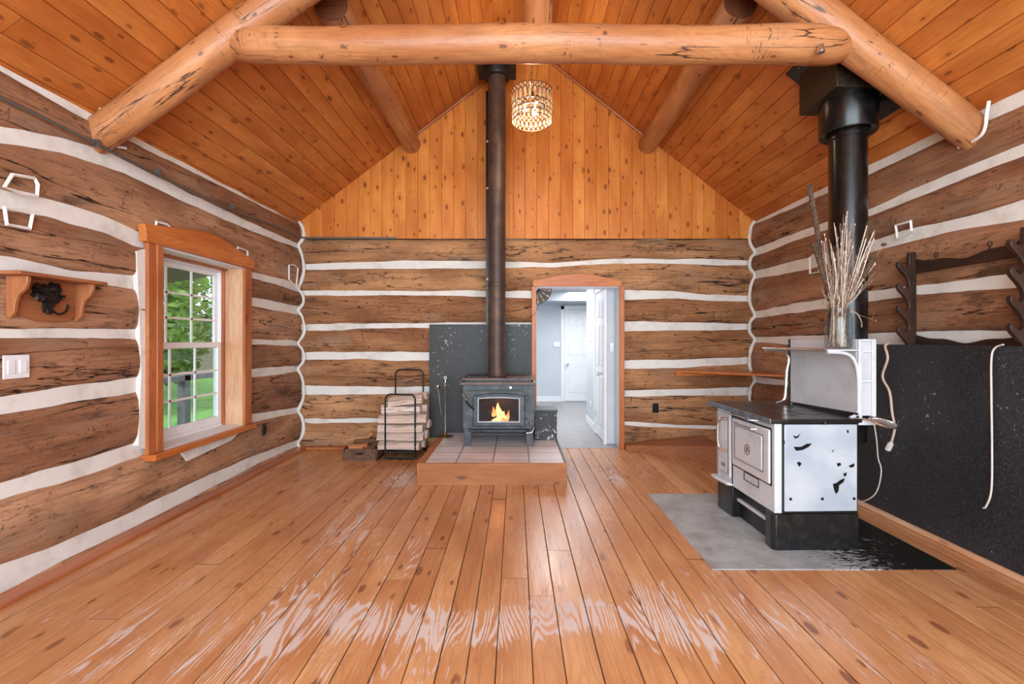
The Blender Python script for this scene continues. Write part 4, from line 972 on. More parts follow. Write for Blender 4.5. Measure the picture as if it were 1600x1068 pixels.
# ------------------------------------------------------------------ chandelier
CX, CY = 0.157, 4.53
ch = empty('pendant_lamp', (CX, CY, 3.48), 'round lit pendant lamp of pale shell diamonds and ovals hanging on a chain', 'pendant lamp')
RD = 0.198; z0, z1 = 3.485, 3.785
NC = 26
mb = MB()
def shell(mb, a_, zc, hw, hh, kind):
    n = 4 if kind == 'd' else 12; P = []
    for i in range(n):
        t = 2*math.pi*i/n; u = math.cos(t)*hw; v_ = math.sin(t)*hh
        aa = a_+u/RD
        P.append((aa, zc+v_))
    V = [(CX+(RD+d)*math.cos(q), CY+(RD+d)*math.sin(q), z) for d in (0.0015, -0.0015) for q, z in P]
    fs = [tuple(range(n)), tuple(range(n, 2*n))[::-1]]+[(i, n+i, n+(i+1) % n, (i+1) % n) for i in range(n)]
    mb.add(V, fs)
for k in range(NC):
    a_ = 2*math.pi*k/NC; hf = math.pi/NC
    shell(mb, a_, 3.77, 0.013, 0.012, 'd'); shell(mb, a_+hf, 3.748, 0.012, 0.012, 'd'); shell(mb, a_, 3.680, 0.0165, 0.055, 'o')
    shell(mb, a_+hf, 3.618, 0.013, 0.015, 'd'); shell(mb, a_, 3.597, 0.013, 0.015, 'd'); shell(mb, a_+hf, 3.545, 0.016, 0.028, 'o'); shell(mb, a_, 3.505, 0.015, 0.015, 'd')
mb.build('shell_pieces', 'shell', ch, flat=True)
mb = MB()
for z in (z0, 3.53, 3.578, 3.635, 3.735, z1):
    mb.tube([(CX+RD*math.cos(a_), CY+RD*math.sin(a_), z) for a_ in [2*math.pi*i/48 for i in range(48)]], 0.004, 5, closed=True)
for k in range(NC*2):
    a_ = math.pi*k/NC+math.pi/NC/2
    mb.tube([(CX+(RD-0.001)*math.cos(a_), CY+(RD-0.001)*math.sin(a_), z0), (CX+(RD-0.001)*math.cos(a_), CY+(RD-0.001)*math.sin(a_), z1)], 0.0022, 4)
mb.build('shade_frame', 'bronze', ch)
mb = MB()
for k in range(3):
    a_ = 2*math.pi*k/3+0.4; mb.tube([(CX, CY, z1-0.01), (CX+RD*math.cos(a_), CY+RD*math.sin(a_), z1)], 0.004, 6)
mb.build('spider', 'brass', ch)
MB().lathe([(0.0, 0.02), (0.03, 0.018), (0.035, 0), (0.02, -0.04), (0, -0.04)], (CX, CY, z1-0.03), 16).build('hub', 'mask', ch)
for k in range(3):
    a_ = 2*math.pi*k/3+1.2; c = (CX+0.07*math.cos(a_), CY+0.07*math.sin(a_), 3.66)
    MB().lathe([(0, 0), (0.012, 0.0), (0.02, -0.02), (0.026, -0.05), (0.02, -0.075), (0, -0.085)], c, 12).build('bulb', 'bulb', ch)
    MB().lathe([(0.014, 0.0), (0.014, 0.06), (0.0, 0.065)], c, 10).build('lamp_holder', 'mask', ch)
lamp('pendant_light', 'POINT', (CX, CY, 3.61), 40, (1.0, 0.80, 0.56), radius=0.07)
cn = MB(); z = z1
i = 0
zt = ceil_h(CX)-0.02
while z < zt:
    P = [(CX+(0.010*math.cos(t) if i % 2 else 0), CY+(0 if i % 2 else 0.010*math.cos(t)), z+0.016+0.020*math.sin(t)) for t in [2*math.pi*q/8 for q in range(8)]]
    cn.tube(P, 0.003, 5, closed=True); z += 0.031; i += 1
cn.build('chain', 'brass', ch)
MB().lathe([(0, -0.03), (0.04, -0.025), (0.06, 0), (0.06, 0.02)], (CX, CY, zt-0.01), 20).build('ceiling_rose', 'brass', ch)

# ------------------------------------------------------------------ kitchen range
gx0, gx1, gy0, gy1 = 1.65, 2.18, 2.945, 3.665
mt = MB().box(1.15, 2.585, 2.70, 4.02, 0.0, 0.006).build('floor_mat', 'mat', label='grey metal floor sheet, worn to black at right, under the white range', cat='floor mat')
rg_ = empty('cooking_range', (1.9, 3.3, 0.006), 'old white enamel cooking range with black cooktop on the grey sheet', 'range')
B0 = 0.235
mb = MB(); mb.box(gx0+0.05, gx1, gy0+0.01, gy1+0.08, 0.006, B0)
mb.box(gx0-0.005, gx1+0.004, gy0-0.006, gy0+0.02, 0.006, B0); 
mb.prism([(gx0-0.02, gy0+0.02), (gx0, gy0-0.008), (gx0+0.1, gy0-0.008), (gx0+0.1, gy0+0.10), (gx0-0.01, gy0+0.10)], 0.006, B0, 'xy')
mb.prism([(gx0-0.005, gy1-0.17), (gx0+0.1, gy1-0.17), (gx0+0.1, gy1+0.09), (gx0+0.01, gy1+0.09), (gx0-0.015, gy1+0.05)], 0.006, B0, 'xy')
mb.build('plinth', 'black_metal', rg_, bevel=0.004)
MB().box(gx0+0.03, gx0+0.052, gy0+0.09, gy1-0.16, 0.13, 0.15).build('plinth_rail', 'enamel', rg_)
MB().box(gx0, gx1, gy0+0.01, gy1+0.09, B0, 0.815).build('body', 'enamel', rg_, bevel=0.006)
MB().box(gx0+0.045, gx1-0.002, gy0-0.004, gy0+0.01, B0+0.003, 0.812).build('side_gasket', 'tube', rg_)
MB().box(gx0+0.052, gx1-0.006, gy0-0.010, gy0+0.004, B0+0.018, 0.808).build('side_panel', 'side', rg_, bevel=0.012)
for i in range(3): MB().lathe([(0, -0.006), (0.009, -0.005), (0.010, 0)], (gx0+0.09+i*0.205, gy0-0.008, 0.335), 10, axis='y').build('screw', 'tube', rg_)
# chips in the enamel, shapes of their own
def chip(pts):
    P = [((px-806)*gy0/F, 1.35-(py-530)*gy0/F) for px, py in pts]
    MB().prism(P, gy0-0.0115, gy0-0.009, 'xz').build('enamel_chip', 'tube', rg_)
chip([(1235, 679), (1241, 681), (1247, 676), (1243, 683), (1238, 684)])
chip([(1236, 697), (1248, 697), (1257, 692), (1265, 692), (1260, 697), (1250, 702), (1240, 703)])
chip([(1241, 722), (1245, 720), (1249, 723), (1245, 728)]); chip([(1304, 723), (1310, 722), (1311, 726), (1306, 728)])
chip([(1298, 755), (1303, 754), (1310, 749), (1317, 746), (1315, 752), (1308, 757), (1307, 766), (1303, 771), (1300, 764)])
chip([(1323, 727), (1332, 723), (1332, 728), (1326, 730)]); chip([(1320, 671), (1323, 671), (1323, 676), (1321, 676)]); chip([(1315, 739), (1320, 737), (1319, 743), (1315, 743)])
# cooktop
MB().prism([(gx0-0.045, gy0-0.03), (gx1+0.01, gy0-0.03), (gx1+0.01, gy1+0.12), (gx0-0.06, gy1+0.12)], 0.822, 0.845, 'xy').build('cooktop', 'cooktop', rg_, bevel=0.004)
MB().box(gx0-0.03, gx1, gy0-0.01, gy1+0.1, 0.813, 0.824).build('cooktop_gap', 'tube', rg_)
MB().prism([(gx0-0.050, gy0-0.025), (gx0-0.042, gy0-0.025), (gx0-0.058, gy1+0.125), (gx0-0.066, gy1+0.125)], 0.812, 0.848, 'xy').build('front_rim', 'steel_trim', rg_, bevel=0.003)
for cx_, cy_, rr in ((1.83, 3.18, 0.10), (2.02, 3.18, 0.085), (1.84, 3.48, 0.10), (2.03, 3.50, 0.085)):
    MB().lathe([(rr-0.003, 0.0), (rr-0.002, 0.003), (rr+0.002, 0.003), (rr+0.003, 0.0)], (cx_, cy_, 0.844), 32).build('lid_ring', 'black_metal', rg_)
MB().lathe([(0, 0.0), (0.014, 0.0), (0.014, 0.02), (0, 0.022)], (1.95, gy0-0.028, 0.815), 12).build('cooktop_knob', 'black_metal', rg_)
MB().lathe([(0.0, 0.02), (0.014, 0.018), (0.016, 0.0)], (2.13, 3.55, 0.846), 12).build('cooktop_knob', 'black_metal', rg_)
# front: doors
FX = gx0
def fpanel(name, ya, yb, za, zb, out, mat, parent, bevel=0.006, thick=0.02):
    return MB().box(FX-out, FX-out+thick, ya, yb, za, zb).build(name, mat, parent, bevel=bevel)
fpanel('door_gasket', 2.985, 3.50, 0.40, 0.775, 0.004, 'tube', rg_, 0.002, 0.01)
od = fpanel('oven_door', 2.995, 3.485, 0.41, 0.765, 0.016, 'enamel', rg_, 0.012)
mb = MB(); yz = [(3.06, 0.47), (3.44, 0.47), (3.44, 0.715), (3.06, 0.715)]
mb.tube([(FX-0.0165, y, z) for y, z in yz], 0.0025, 5, closed=True); mb.build('pressed_line', 'tube', od)
fpanel('oven_door_panel', 3.07, 3.43, 0.48, 0.705, 0.022, 'enamel', od, 0.010, 0.01)
MB().tube([(FX-0.024, 3.25+0.030*math.cos(a_), 0.575+0.036*math.sin(a_)) for a_ in [2*math.pi*i/20 for i in range(20)]], 0.002, 5, closed=True).build('emblem_ring', 'tube', od)
MB().box(FX-0.025, FX-0.022, 3.245, 3.255, 0.558, 0.592).build('emblem_mark', 'tube', od)
MB().tube([(FX-0.016, 3.40, 0.738), (FX-0.045, 3.39, 0.738), (FX-0.045, 3.15, 0.738), (FX-0.016, 3.14, 0.738)], 0.006, 8).build('handle', 'nickel', od)
MB().tube([(FX-0.0, 3.46, 0.797), (FX-0.04, 3.45, 0.797), (FX-0.04, 3.16, 0.797), (FX-0.0, 3.15, 0.797)], 0.007, 8).build('towel_bar', 'nickel', rg_)
MB().box(FX-0.06, FX-0.02, 3.17, 3.21, 0.788, 0.812).build('bar_bracket', 'steel_trim', rg_, bevel=0.003)
MB().tube([(FX-0.003, y, z) for y, z in ((3.14, 0.342), (3.33, 0.342), (3.33, 0.398), (3.14, 0.398))], 0.003, 5, closed=True).build('name_plate', 'tube', rg_, label='small outlined plate')
fpanel('door_gasket', 3.50, 3.512, 0.25, 0.80, 0.003, 'tube', rg_, 0.0, 0.01)
fd = fpanel('firebox_door', 3.525, 3.745, 0.29, 0.775, 0.012, 'enamel', rg_, 0.010)
MB().tube([(FX-0.013, y, z) for y, z in ((3.55, 0.315), (3.72, 0.315), (3.72, 0.755), (3.55, 0.755))], 0.0022, 5, closed=True).build('pressed_line', 'tube', fd)
MB().tube(smooth_path([(FX-0.012, 3.56, 0.735), (FX-0.045, 3.585, 0.735), (FX-0.062, 3.61, 0.69), (FX-0.062, 3.61, 0.54), (FX-0.045, 3.585, 0.495), (FX-0.012, 3.56, 0.495)], 5), 0.010, 10).build('handle', 'nickel', fd)
for z in (0.375, 0.36): MB().box(FX-0.0145, FX-0.0115, 3.60, 3.66, z, z+0.006).build('draft_mark', 'tube', fd)
MB().prism([(FX, gy1-0.165), (FX+0.0, gy1+0.10), (FX-0.05, gy1+0.10), (FX-0.055, gy1+0.0), (FX-0.035, gy1-0.14)], 0.236, 0.258, 'xy').build('ash_lip', 'enamel', rg_, bevel=0.006)
# splash back with end frames
SB0, SB1 = 2.19, 2.305
sb = MB().box(SB0, SB0+0.014, gy0+0.02, gy1+0.0, 0.845, 1.352).build('splash_back', 'splash', rg_, bevel=0.006)
MB().box(SB0-0.004, SB0+0.004, gy1-0.01, gy1+0.012, 0.845, 1.352).build('splash_edge', 'black_metal', sb)
MB().prism([(gy0, 0.843), (gy1, 0.843), (gy1, 0.858), (gy0, 0.878)], SB0-0.02, SB0, 'yz').build('splash_gap', 'tube', sb)
for ye, lab in ((gy0, 'near'), (gy1-0.02, 'far')):
    f = MB().box(SB0+0.012, SB1-0.012, ye+0.012, ye+0.018, 0.86, 1.345).build('end_panel', 'splash', rg_)
    m = MB(); m.box(SB0, SB0+0.024, ye, ye+0.016, 0.80, 1.352); m.box(SB1-0.028, SB1, ye, ye+0.016, 0.80, 1.352)
    for z in (0.80, 1.075, 1.265, 1.335): m.box(SB0+0.024, SB1-0.028, ye, ye+0.016, z, z+(0.035 if z == 0.80 else 0.018))
    m.build('end_frame', 'enamel', f, bevel=0.004)
    xo = 0.0
    m = MB(); yy = ye+0.01
    m.tube(smooth_path([(SB0-0.20, yy, 1.268), (SB0-0.12, yy, 1.266), (SB0-0.055, yy, 1.25), (SB0-0.015, yy, 1.20), (SB0+(0.005 if ye == gy0 else -0.03), yy, 1.10), (SB0+(0.006 if ye == gy0 else -0.04), yy, 0.95), (SB0+(0.004 if ye == gy0 else -0.05), yy, 0.88), (SB0-(0.02 if ye == gy0 else 0.08), yy, 0.858), (SB0-(0.05 if ye == gy0 else 0.11), yy, 0.848)], 5), 0.011, 8, flat=None)
    m.build('shelf_bracket', 'enamel' if ye == gy0 else 'nickel', rg_)
MB().box(SB0-0.21, SB0+0.0, gy0+0.0, gy1+0.0, 1.275, 1.287).build('warming_shelf', 'enamel', rg_, bevel=0.004)
MB().tube([(SB0-0.212, gy0, 1.281), (SB0-0.212, gy1, 1.281)], 0.009, 10).build('shelf_rail', 'nickel', rg_)
# slotted trivet swung out at the near right corner
def onell(a_, sa, sb_): 
    c = Vector((2.31, gy0-0.05, 0.825)); return c+Vector((sa*math.cos(a_), sb_*math.sin(a_)*0.85, -0.18*sa*math.cos(a_)+0.45*sb_*math.sin(a_)))
m = MB(); m.tube([onell(2*math.pi*i/24, 0.085, 0.05) for i in range(24)], 0.006, 6, closed=True)
for i in range(-5, 6):
    u = i/6; m.tube([Vector(onell(math.acos(u), 0.085, 0.05)), Vector(onell(-math.acos(u), 0.085, 0.05))], 0.0035, 5)
m.tube(smooth_path([onell(math.pi, 0.085, 0.05), (2.20, gy0-0.03, 0.845), (2.15, gy0-0.02, 0.848)], 4), 0.006, 6)
m.build('swing_trivet', 'nickel', rg_)
rg_.rotation_euler = (0, 0, R(1.2))

# pipe of the range
QX, QY = 2.42, 3.36
qp = empty('range_stove_pipe', (QX, QY, 0.6), 'glossy black stove pipe rising behind the white range to a square ceiling box', 'stovepipe')
MB().lathe([(0.119, 0.62), (0.119, 2.95)], (QX, QY, 0), 40).build('pipe_section', 'pipe_new', qp)
MB().tube([(QX, QY, 0.72), (QX-0.20, QY, 0.66)], 0.09, 24).build('elbow', 'pipe_new', qp)
MB().lathe([(0.125, 2.86), (0.15, 2.845), (0.176, 2.84), (0.182, 2.85), (0.182, 3.10)], (QX, QY, 0), 40).build('insulated_collar', 'pipe_new', qp)
MB().lathe([(0.119, 2.80), (0.127, 2.80), (0.127, 2.87), (0.119, 2.87)], (QX, QY, 0), 40).build('lower_ring', 'pipe_new', qp)
xa_, xb_ = QX-0.225, QX+0.225
MB().prism([(xa_, 3.08), (xb_, 3.08), (xb_, max(3.09, ceil_h(xb_)+0.03)), (xa_, ceil_h(xa_)+0.02)], QY-0.21, QY+0.21, 'xz').build('ceiling_box', 'box_brown', qp, bevel=0.003)
P = [(xa_-0.06, ceil_h(xa_-0.06)-0.012), (xb_+0.07, ceil_h(xb_+0.07)-0.012), (xb_+0.07, ceil_h(xb_+0.07)+0.0), (xa_-0.06, ceil_h(xa_-0.06)+0.0)]
MB().prism(P, QY-0.28, QY+0.28, 'xz').build('ceiling_flange', 'pipe_new', qp)
for xx, yy in ((xa_-0.035, QY-0.15), (xa_-0.035, QY+0.15), (xb_+0.04, QY-0.2), (xb_+0.04, QY+0.2)):
    MB().blob((xx, yy, ceil_h(xx)-0.014), (0.009, 0.009, 0.005), sub=1, rough=0).build('flange_screw', 'nickel', qp)

# jar with dried plants on the warming shelf
JX, JY, JZ = 2.115, 3.02, 1.2875
jr = empty('glass_jar', (JX, JY, JZ), 'large clear glass jar of dried stems on the warming shelf of the range', 'jar')
MB().lathe([(0.0, 0.002), (0.066, 0.002), (0.076, 0.012), (0.078, 0.03), (0.078, 0.205), (0.072, 0.225), (0.062, 0.238), (0.061, 0.262), (0.064, 0.266), (0.058, 0.266), (0.057, 0.236), (0.068, 0.222), (0.073, 0.20), (0.073, 0.03), (0.064, 0.010), (0.0, 0.010)], (JX, JY, JZ), 36).build('glass_body', 'jar', jr)
mb = MB(); 
for z in (0.242, 0.252): mb.tube([(JX+0.0635*math.cos(a_), JY+0.0635*math.sin(a_), JZ+z) for a_ in [2*math.pi*i/28 for i in range(28)]], 0.0015, 5, closed=True)
mb.build('screw_thread', 'jar', jr)
MB().tube(smooth_path([(JX+0.06, JY-0.02, JZ+0.25), (JX+0.09, JY-0.04, JZ+0.23), (JX+0.115, JY-0.045, JZ+0.18), (JX+0.118, JY-0.045, JZ+0.14)], 5), 0.004, 6).build('twine', 'dry', jr)
def stem_path(px, py, dy, base_a, bend=0.03):
    """from the jar's bottom out to a tip seen at pixel px,py at depth JY+dy"""
    y = JY+dy; tip = Vector(((px-806)*y/F, y, 1.35-(py-530)*y/F))
    br = 0.058*math.sqrt(random.random()); b = Vector((JX+br*math.cos(base_a), JY+br*math.sin(base_a), JZ+0.015))
    d = (tip-b); mth = b+d*((0.255)/(d.z)); m_ = Vector((JX, JY, JZ+0.255)); off = Vector((mth.x-m_.x, mth.y-m_.y, 0))
    if off.length > 0.05: off = off.normalized()*random.uniform(0.012, 0.05)
    m_ += off
    q = m_.lerp(tip, 0.5)+Vector((random.uniform(-bend, bend), random.uniform(-bend, bend), 0))*0.5
    return smooth_path([b, m_, q, tip], 6)
rs = random.Random(12)
mb = MB(); mbp = MB()
for i in range(105):
    px = rs.gauss(1322, 24); px = min(1378, max(1284, px)); py = rs.uniform(325, 470)-abs(px-1325)*0.2*0
    py = 322+abs(px-1322)*1.3+rs.random()**1.3*120
    P = stem_path(px, py, rs.uniform(-0.10, 0.10), rs.uniform(0, 6.28), 0.05)
    r0 = rs.uniform(0.0011, 0.0022)
    (mb if rs.random() < 0.7 else mbp).tube(P, r0, 5)
    if rs.random() < 0.6: (mb if rs.random() < 0.5 else mbp).blob(P[-1], (0.004, 0.004, 0.010), sub=1, rough=0.3, seed=i)
    for k in range(rs.randint(0, 3)):
        j = rs.randint(9, len(P)-3); t = Vector((rs.uniform(-0.04, 0.04), rs.uniform(-0.03, 0.03), rs.uniform(0.03, 0.07)))
        mb.tube([P[j], P[j]+t], 0.001, 4)
for i in range(7):
    mbp.tube(stem_path(rs.uniform(1350, 1368), rs.uniform(345, 420), rs.uniform(-0.05, 0.05), rs.uniform(0, 6.28), 0.02), 0.0032, 6)
mb.build('dried_grass', 'dry', label='thin brown dried grass stems fanning out of the glass jar', cat='dried grass', kind='stuff')
mbp.build('dried_grass', 'dry_pale', label='pale bleached dried stalks fanning out of the glass jar', cat='dried grass', kind='stuff')
for i, (px, py, dy, frac, lb) in enumerate(((1264, 288, 0.02, 0.42, 'tallest dark seed spike leaning far left out of the jar'), (1272, 380, -0.02, 0.5, 'shorter dark seed spike low at the left of the jar bouquet'), (1359, 346, 0.05, 0.45, 'thick dark seed spike leaning right in front of the black pipe'), (1366, 400, -0.03, 0.72, 'short brown seed spike at the lower right of the jar bouquet'))):
    o = empty('seed_spike', (JX, JY, JZ), lb, 'dried plant', 'seed spikes in the jar')
    P = stem_path(px, py, dy, 1.0+i*1.5, 0.02); MB().tube(P, 0.003, 6).build('stem', 'dry', o)
    k0 = int(len(P)*frac); Q = P[k0:]; m = MB().tube(Q, [0.007]+[0.0145]*(len(Q)-3)+[0.011, 0.005], 10, bump=0.4)
    for p in range(len(Q)*16):
        c = Q[min(len(Q)-2, p//16)].lerp(Q[min(len(Q)-1, p//16+1)], (p % 16)/16); a_ = p*2.4
        m.blob(c+Vector((0.0135*math.cos(a_), 0.0135*math.sin(a_), 0)), (0.0055, 0.0055, 0.006), sub=1, rough=0.4, seed=p)
    m.build('seed_head', 'dry_dark', o)
for i, (px, py, lb) in enumerate(((1368, 362, 'upper round dark seed pod at the right of the jar bouquet'), (1381, 382, 'lower round dark seed pod farthest right in the jar bouquet'))):
    o = empty('seed_pod_stem', (JX, JY, JZ), lb, 'dried plant', 'seed pods in the jar')
    P = stem_path(px, py, -0.02, 3+i, 0.02); MB().tube(P, 0.002, 6).build('stem', 'dry', o)
    MB().blob(P[-1], (0.014, 0.014, 0.011), sub=2, rough=0.6, seed=i).build('pod', 'dry_dark', o)

# ------------------------------------------------------------------ black board, cords, gun rack on the right wall
MB().box(2.825, 2.85, YF+0.2, 3.96, 0.0, 1.312).build('fire_board', 'panel', label='large black speckled board covering the lower right log wall', cat='wall panel')
def wallpt(px, py, X=2.80): y = X*F/(px-806); return (X, y, 1.35-(py-530)*y/F)
c1 = empty('power_cord', wallpt(1382, 540), 'tan cord with a plug hanging down the black board beside the range', 'cord')
MB().tube(smooth_path([(2.835, 3.505, 1.318)]+[wallpt(*p) for p in ((1383, 541), (1387, 560), (1379, 588), (1390, 612), (1394, 645), (1398, 668), (1393, 690))], 5), 0.0085, 8).build('cable', 'cord_tan', c1)
a_ = Vector(wallpt(1393, 690)); b_ = Vector(wallpt(1387, 702)); MB().tube([a_, a_.lerp(b_, .3), b_], [0.010, 0.02, 0.02], 8).build('plug', 'cord', c1)
MB().tube(smooth_path([wallpt(*p) for p in ((1366, 662), (1370, 690), (1372, 715), (1377, 735), (1371, 765), (1358, 779), (1338, 785), (1325, 787))], 5), 0.0045, 6).build('thin_cord', 'cord', label='thin cream cord dropping from the range corner to the floor', cat='cord')
MB().tube(smooth_path([wallpt(*p) for p in ((1568, 538), (1555, 543), (1549, 560), (1549, 620), (1550, 700), (1549, 765), (1541, 790), (1536, 793))], 5), 0.005, 6).build('thin_cord', 'cord', label='long cream cord hanging down the black board below the rack', cat='cord')

gr = empty('gun_rack', (2.9, 3.0, 1.3), 'dark wooden wall rack with four pairs of curved hooks above the black board', 'wall rack')
unit = [(.058, 0.0), (.066, .020), (.092, .055), (.122, .088), (.134, .112), (.130, .136), (.116, .140), (.105, .125), (.094, .106), (.076, .098), (.060, .108), (.052, .130)]
def bracket(yc, nm):
    P = [(XR-0.02, 1.29), (XR-0.02-0.075, 1.29)]
    for k in range(4):
        for d, u in unit: P.append((XR-0.02-d, 1.302+k*0.158+u))
    P += [(XR-0.02-0.055, 1.302+4*0.158), (XR-0.02-0.05, 1.985), (XR-0.02, 1.985)]
    MB().prism(P, yc-0.015, yc+0.015, 'xz', axis=2).build('hook_bracket', 'darkwood', gr, bevel=0.004)
GY0, GY1 = 2.60, 3.36
bracket(GY0, 0); bracket(GY1, 1)
def rail(z0, z1, amp, up):
    n = 24; T = []; B = []
    for i in range(n+1):
        y = GY0-0.03+(GY1-GY0+0.06)*i/n; wv = amp*math.cos(i/n*2*math.pi*1.0)*(0.5+0.5*math.cos(i/n*4*math.pi))
        T.append((y, z1+(wv if up else wv))); B.append((y, z0))
    MB().prism(B+T[::-1], XR-0.030, XR-0.008, 'yz', axis=1).build('rail', 'darkwood', gr, bevel=0.003)
rail(1.83, 1.905, 0.03, 1); rail(1.285, 1.355, 0.03, 1)
for y in (2.82, 3.18): MB().tube([(XR-0.03, y+0.014*math.cos(t), 1.935+0.014*math.sin(t)) for t in [2*math.pi*i/12 for i in range(12)]], 0.003, 5, closed=True).tube([(XR-0.03, y, 1.921), (XR-0.03, y, 1.895)], 0.003, 5).build('screw_eye', 'mask', gr)

# ------------------------------------------------------------------ corner shelf, ramp board
cs = empty('corner_shelf', (2.3, 5.4, 0.94), 'thin orange triangular shelf in the back right corner of the room', 'shelf')
P = [(1.96, YB-0.005), (2.91, YB-0.005), (2.91, 4.95)]
MB().prism(P, 0.945, 0.965, 'xy').build('shelf_board', 'trim', cs, bevel=0.002)
MB().prism([(1.975, YB-0.005), (2.90, YB-0.005), (2.90, YB-0.04), (1.975, YB-0.04)], 0.90, 0.945, 'xy').build('cleat', 'trim', cs)
MB().add([(hx(976)+0.0, YB-0.10, 0.0), (2.30, 5.15, 0.0), (2.30, YB-0.02, 0.0), (hx(976), YB-0.02, 0.0), (hx(976), YB-0.10, 0.065), (2.30, 5.15, 0.155), (2.30, YB-0.02, 0.17), (hx(976), YB-0.02, 0.07)],
         [(0, 3, 2, 1), (4, 5, 6, 7), (0, 1, 5, 4), (1, 2, 6, 5), (2, 3, 7, 6), (3, 0, 4, 7)]) if False else None
mb = MB(); mb.add([(hx(977), YB-0.10, 0.0), (2.30, 5.10, 0.0), (2.30, YB-0.02, 0.0), (hx(977), YB-0.02, 0.0), (hx(977), YB-0.10, 0.06), (2.30, 5.10, 0.165), (2.30, YB-0.02, 0.17), (hx(977), YB-0.02, 0.07)],
         [(0, 3, 2, 1), (4, 5, 6, 7), (0, 1, 5, 4), (1, 2, 6, 5), (2, 3, 7, 6), (3, 0, 4, 7)])
mb.build('floor_box', 'board', label='low reddish wooden box at the foot of the back wall, right of the doorway', cat='box')

# ------------------------------------------------------------------ little carved shelf with dark metal ornament
ws = empty('carved_shelf', (-2.6, 2.6, 1.44), 'small carved wooden bracket shelf on the left log wall', 'shelf')
sy0, sy1, sz = 2.36, 2.87, 1.685
MB().box(XL-0.0, XL+0.13, sy0, sy1, sz, sz+0.02).build('shelf_board', 'shelfwood', ws, bevel=0.005)
brk = [(0, 0), (0.115, 0), (0.115, -0.03), (0.10, -0.07), (0.065, -0.10), (0.05, -0.14), (0.045, -0.19), (0.02, -0.225), (0, -0.22)]
for y in (sy0+0.05, sy1-0.09): MB().prism([(XL+d, sz+z) for d, z in brk], y, y+0.022, 'xz').build('bracket', 'shelfwood', ws, bevel=0.004)
P = [(sy0+0.07, sz), (sy1-0.09, sz), (sy1-0.09, sz-0.20), (sy1-0.13, sz-0.225), (sy1-0.20, sz-0.235), (sy0+0.20, sz-0.235), (sy0+0.12, sz-0.21), (sy0+0.07, sz-0.21)]
MB().prism(P, XL, XL+0.015, 'yz').build('back_board', 'shelfwood', ws, bevel=0.003)
mk = empty('metal_ornament', (XL+0.02, 2.615, 1.57), 'dark cast metal leaf ornament on the face of the carved shelf', 'ornament')
mb = MB(); oy, oz = 2.60, 1.585
for dy, dz, r_ in ((-0.045, 0.045, 0.035), (0.035, 0.05, 0.035), (-0.01, 0.02, 0.04), (0.03, 0.0, 0.032), (-0.04, 0.0, 0.03), (0.0, -0.04, 0.03), (-0.005, -0.075, 0.022), (-0.075, 0.01, 0.014), (0.07, 0.01, 0.014)):
    mb.blob((XL+0.035, oy+dy, oz+dz), (0.022, r_, r_), seed=dy*50+dz*90, rough=0.7)
mb.build('leaf_body', 'mask', mk)
MB().tube(smooth_path([(XL+0.03, oy+0.01, oz-0.06), (XL+0.04, oy+0.05, oz-0.09), (XL+0.045, oy+0.09, oz-0.07), (XL+0.045, oy+0.10, oz-0.03)], 5), 0.006, 8).build('hook', 'mask', mk)

# ------------------------------------------------------------------ outdoors seen through the window
MB().box(-80, -2.95, -20, 80, -0.6, -0.45).build('ground', 'grass', kind='structure')
MB().box(-5.3, XO-0.03, 1.0, 9.0, -0.44, -0.12).build('trim_26', 'grey_wood', kind='structure')
MB().prism([(XO-0.05, 2.60), (XO-0.05, 2.72), (-5.4, 2.30), (-5.4, 2.18)], 1.0, 7.0, 'xz').build('trim_27', 'soffit', kind='structure')
rl = empty('porch_railing', (-5.1, 5, -0.12), 'grey wooden porch railing with posts outside the window', 'railing')
MB().box(-5.16, -5.04, 2.5, 9.0, 0.72, 0.80).build('top_rail', 'grey_wood', rl)
MB().box(-5.14, -5.06, 2.5, 9.0, 0.0, 0.05).build('bottom_rail', 'grey_wood', rl)
for y in (3.6, 5.3, 7.02, 8.7): MB().box(-5.16, -5.04, y, y+0.12, -0.12, 0.85).build('post', 'grey_wood', rl)
bd = empty('garden_shed', (-15, 22.5, -0.45), 'pale garden shed with a low roof far outside the window', 'shed')
MB().box(-16.8, -14.2, 21.5, 24.5, -0.45, 1.5).build('walls', 'shedwall', bd)
MB().prism([(21.2, 1.5), (24.8, 1.5), (23, 2.6)], -17.1, -13.9, 'yz').build('roof', 'grey_wood', bd)
MB().box(-14.19, -14.15, 21.4, 24.6, 1.38, 1.5).build('eaves_board', 'white', bd)
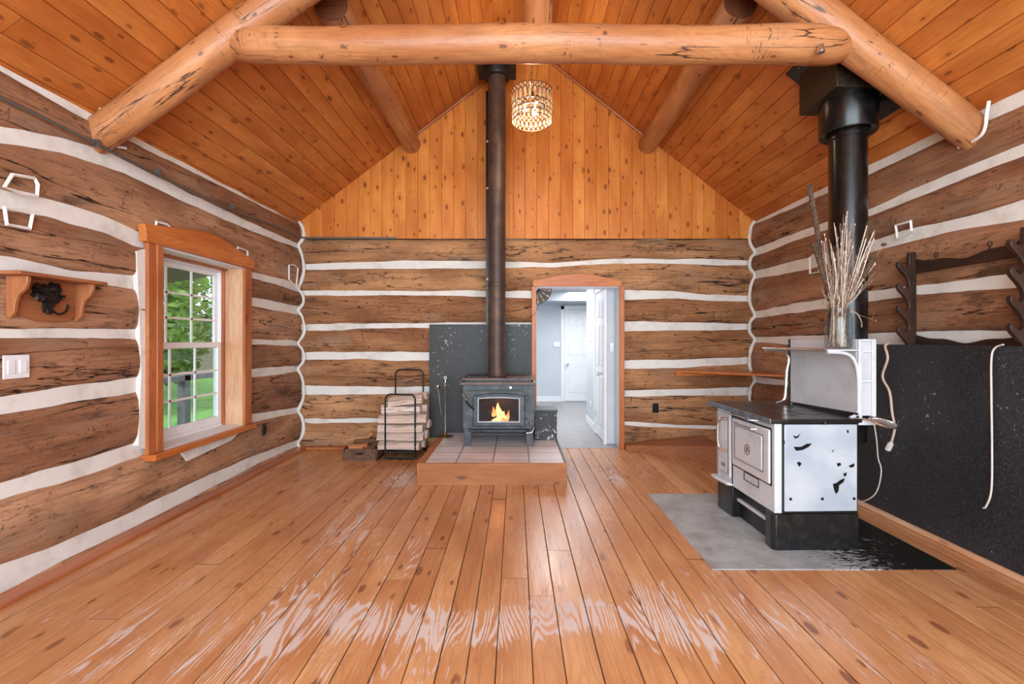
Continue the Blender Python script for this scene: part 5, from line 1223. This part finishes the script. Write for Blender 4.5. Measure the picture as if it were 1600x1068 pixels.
def tree(name, x, y, h, r, mat, label, seed, n=5200):
    o = empty(name, (x, y, -0.45), label, 'tree', 'trees outside the window')
    MB().tube([(x, y, -0.45), (x+0.1, y, h*0.4), (x, y+0.1, h*0.85)], [0.2, 0.14, 0.04], 8).build('trunk', 'bark', o)
    rnd = random.Random(seed); m = MB(); V = []; fs = []
    for i in range(n):
        a_ = rnd.uniform(0, 6.283); t = rnd.random()**0.7; zz = -0.1+h*(0.05+0.95*rnd.random()); k = math.sin(min(1, max(0.05, (zz+0.3)/h))*math.pi)**0.5 if zz < h else 0.2
        rr = r*k*(0.55+0.45*t)*(1+0.25*math.sin(a_*5+zz*2)); c = Vector((x+rr*math.cos(a_), y+rr*math.sin(a_), zz))
        u = Vector((rnd.uniform(-1, 1), rnd.uniform(-1, 1), rnd.uniform(-.5, .5))).normalized()*rnd.uniform(0.08, 0.2); v_ = Vector((rnd.uniform(-1, 1), rnd.uniform(-1, 1), rnd.uniform(-1, 1))).cross(u).normalized()*0.07
        b0 = len(V); V += [c-u, c+v_, c+u, c-v_]; fs.append((b0, b0+1, b0+2, b0+3))
    m.add(V, fs); m.build('foliage', mat, o, flat=True)
tree('leafy_tree', -9.6, 11.6, 6.5, 1.9, 'leaf', 'bright green leafy tree nearest the window, seen in its upper panes', 1)
tree('leafy_tree', -13.2, 15.2, 8.0, 2.6, 'leaf2', 'dark green tree behind the bright tree outside the window', 2)
tree('leafy_tree', -20.5, 21.5, 9.5, 4.0, 'leaf2', 'tall dark tree to the left of the shed outside the window', 3, 9000)
tree('leafy_tree', -12.6, 30.5, 9.0, 3.6, 'leaf', 'pale green tree beyond the shed outside the window', 4, 7000)
tree('leafy_tree', -23.0, 36.0, 13.0, 6.0, 'leaf2', 'farthest dark tree behind the shed outside the window', 5, 12000)
tree('leafy_tree', -16.5, 11.8, 10.0, 3.2, 'leaf2', 'broad dark tree behind the bright tree, left part of the window view', 7, 12000)
tree('leafy_tree', -28.5, 26.0, 14.0, 6.0, 'leaf2', 'large dark tree on the far edge of the lawn outside the window', 8, 12000)
# mortar beside the window casing
MB().prism([(Y0-0.175, 0.60), (Y0-0.11, 0.56), (Y0-0.11, 2.0), (Y0-0.19, 1.97), (Y0-0.165, 1.5), (Y0-0.15, 1.1)], XL-0.03, XL+0.004, 'yz').build('trim_28', 'chink', kind='structure')
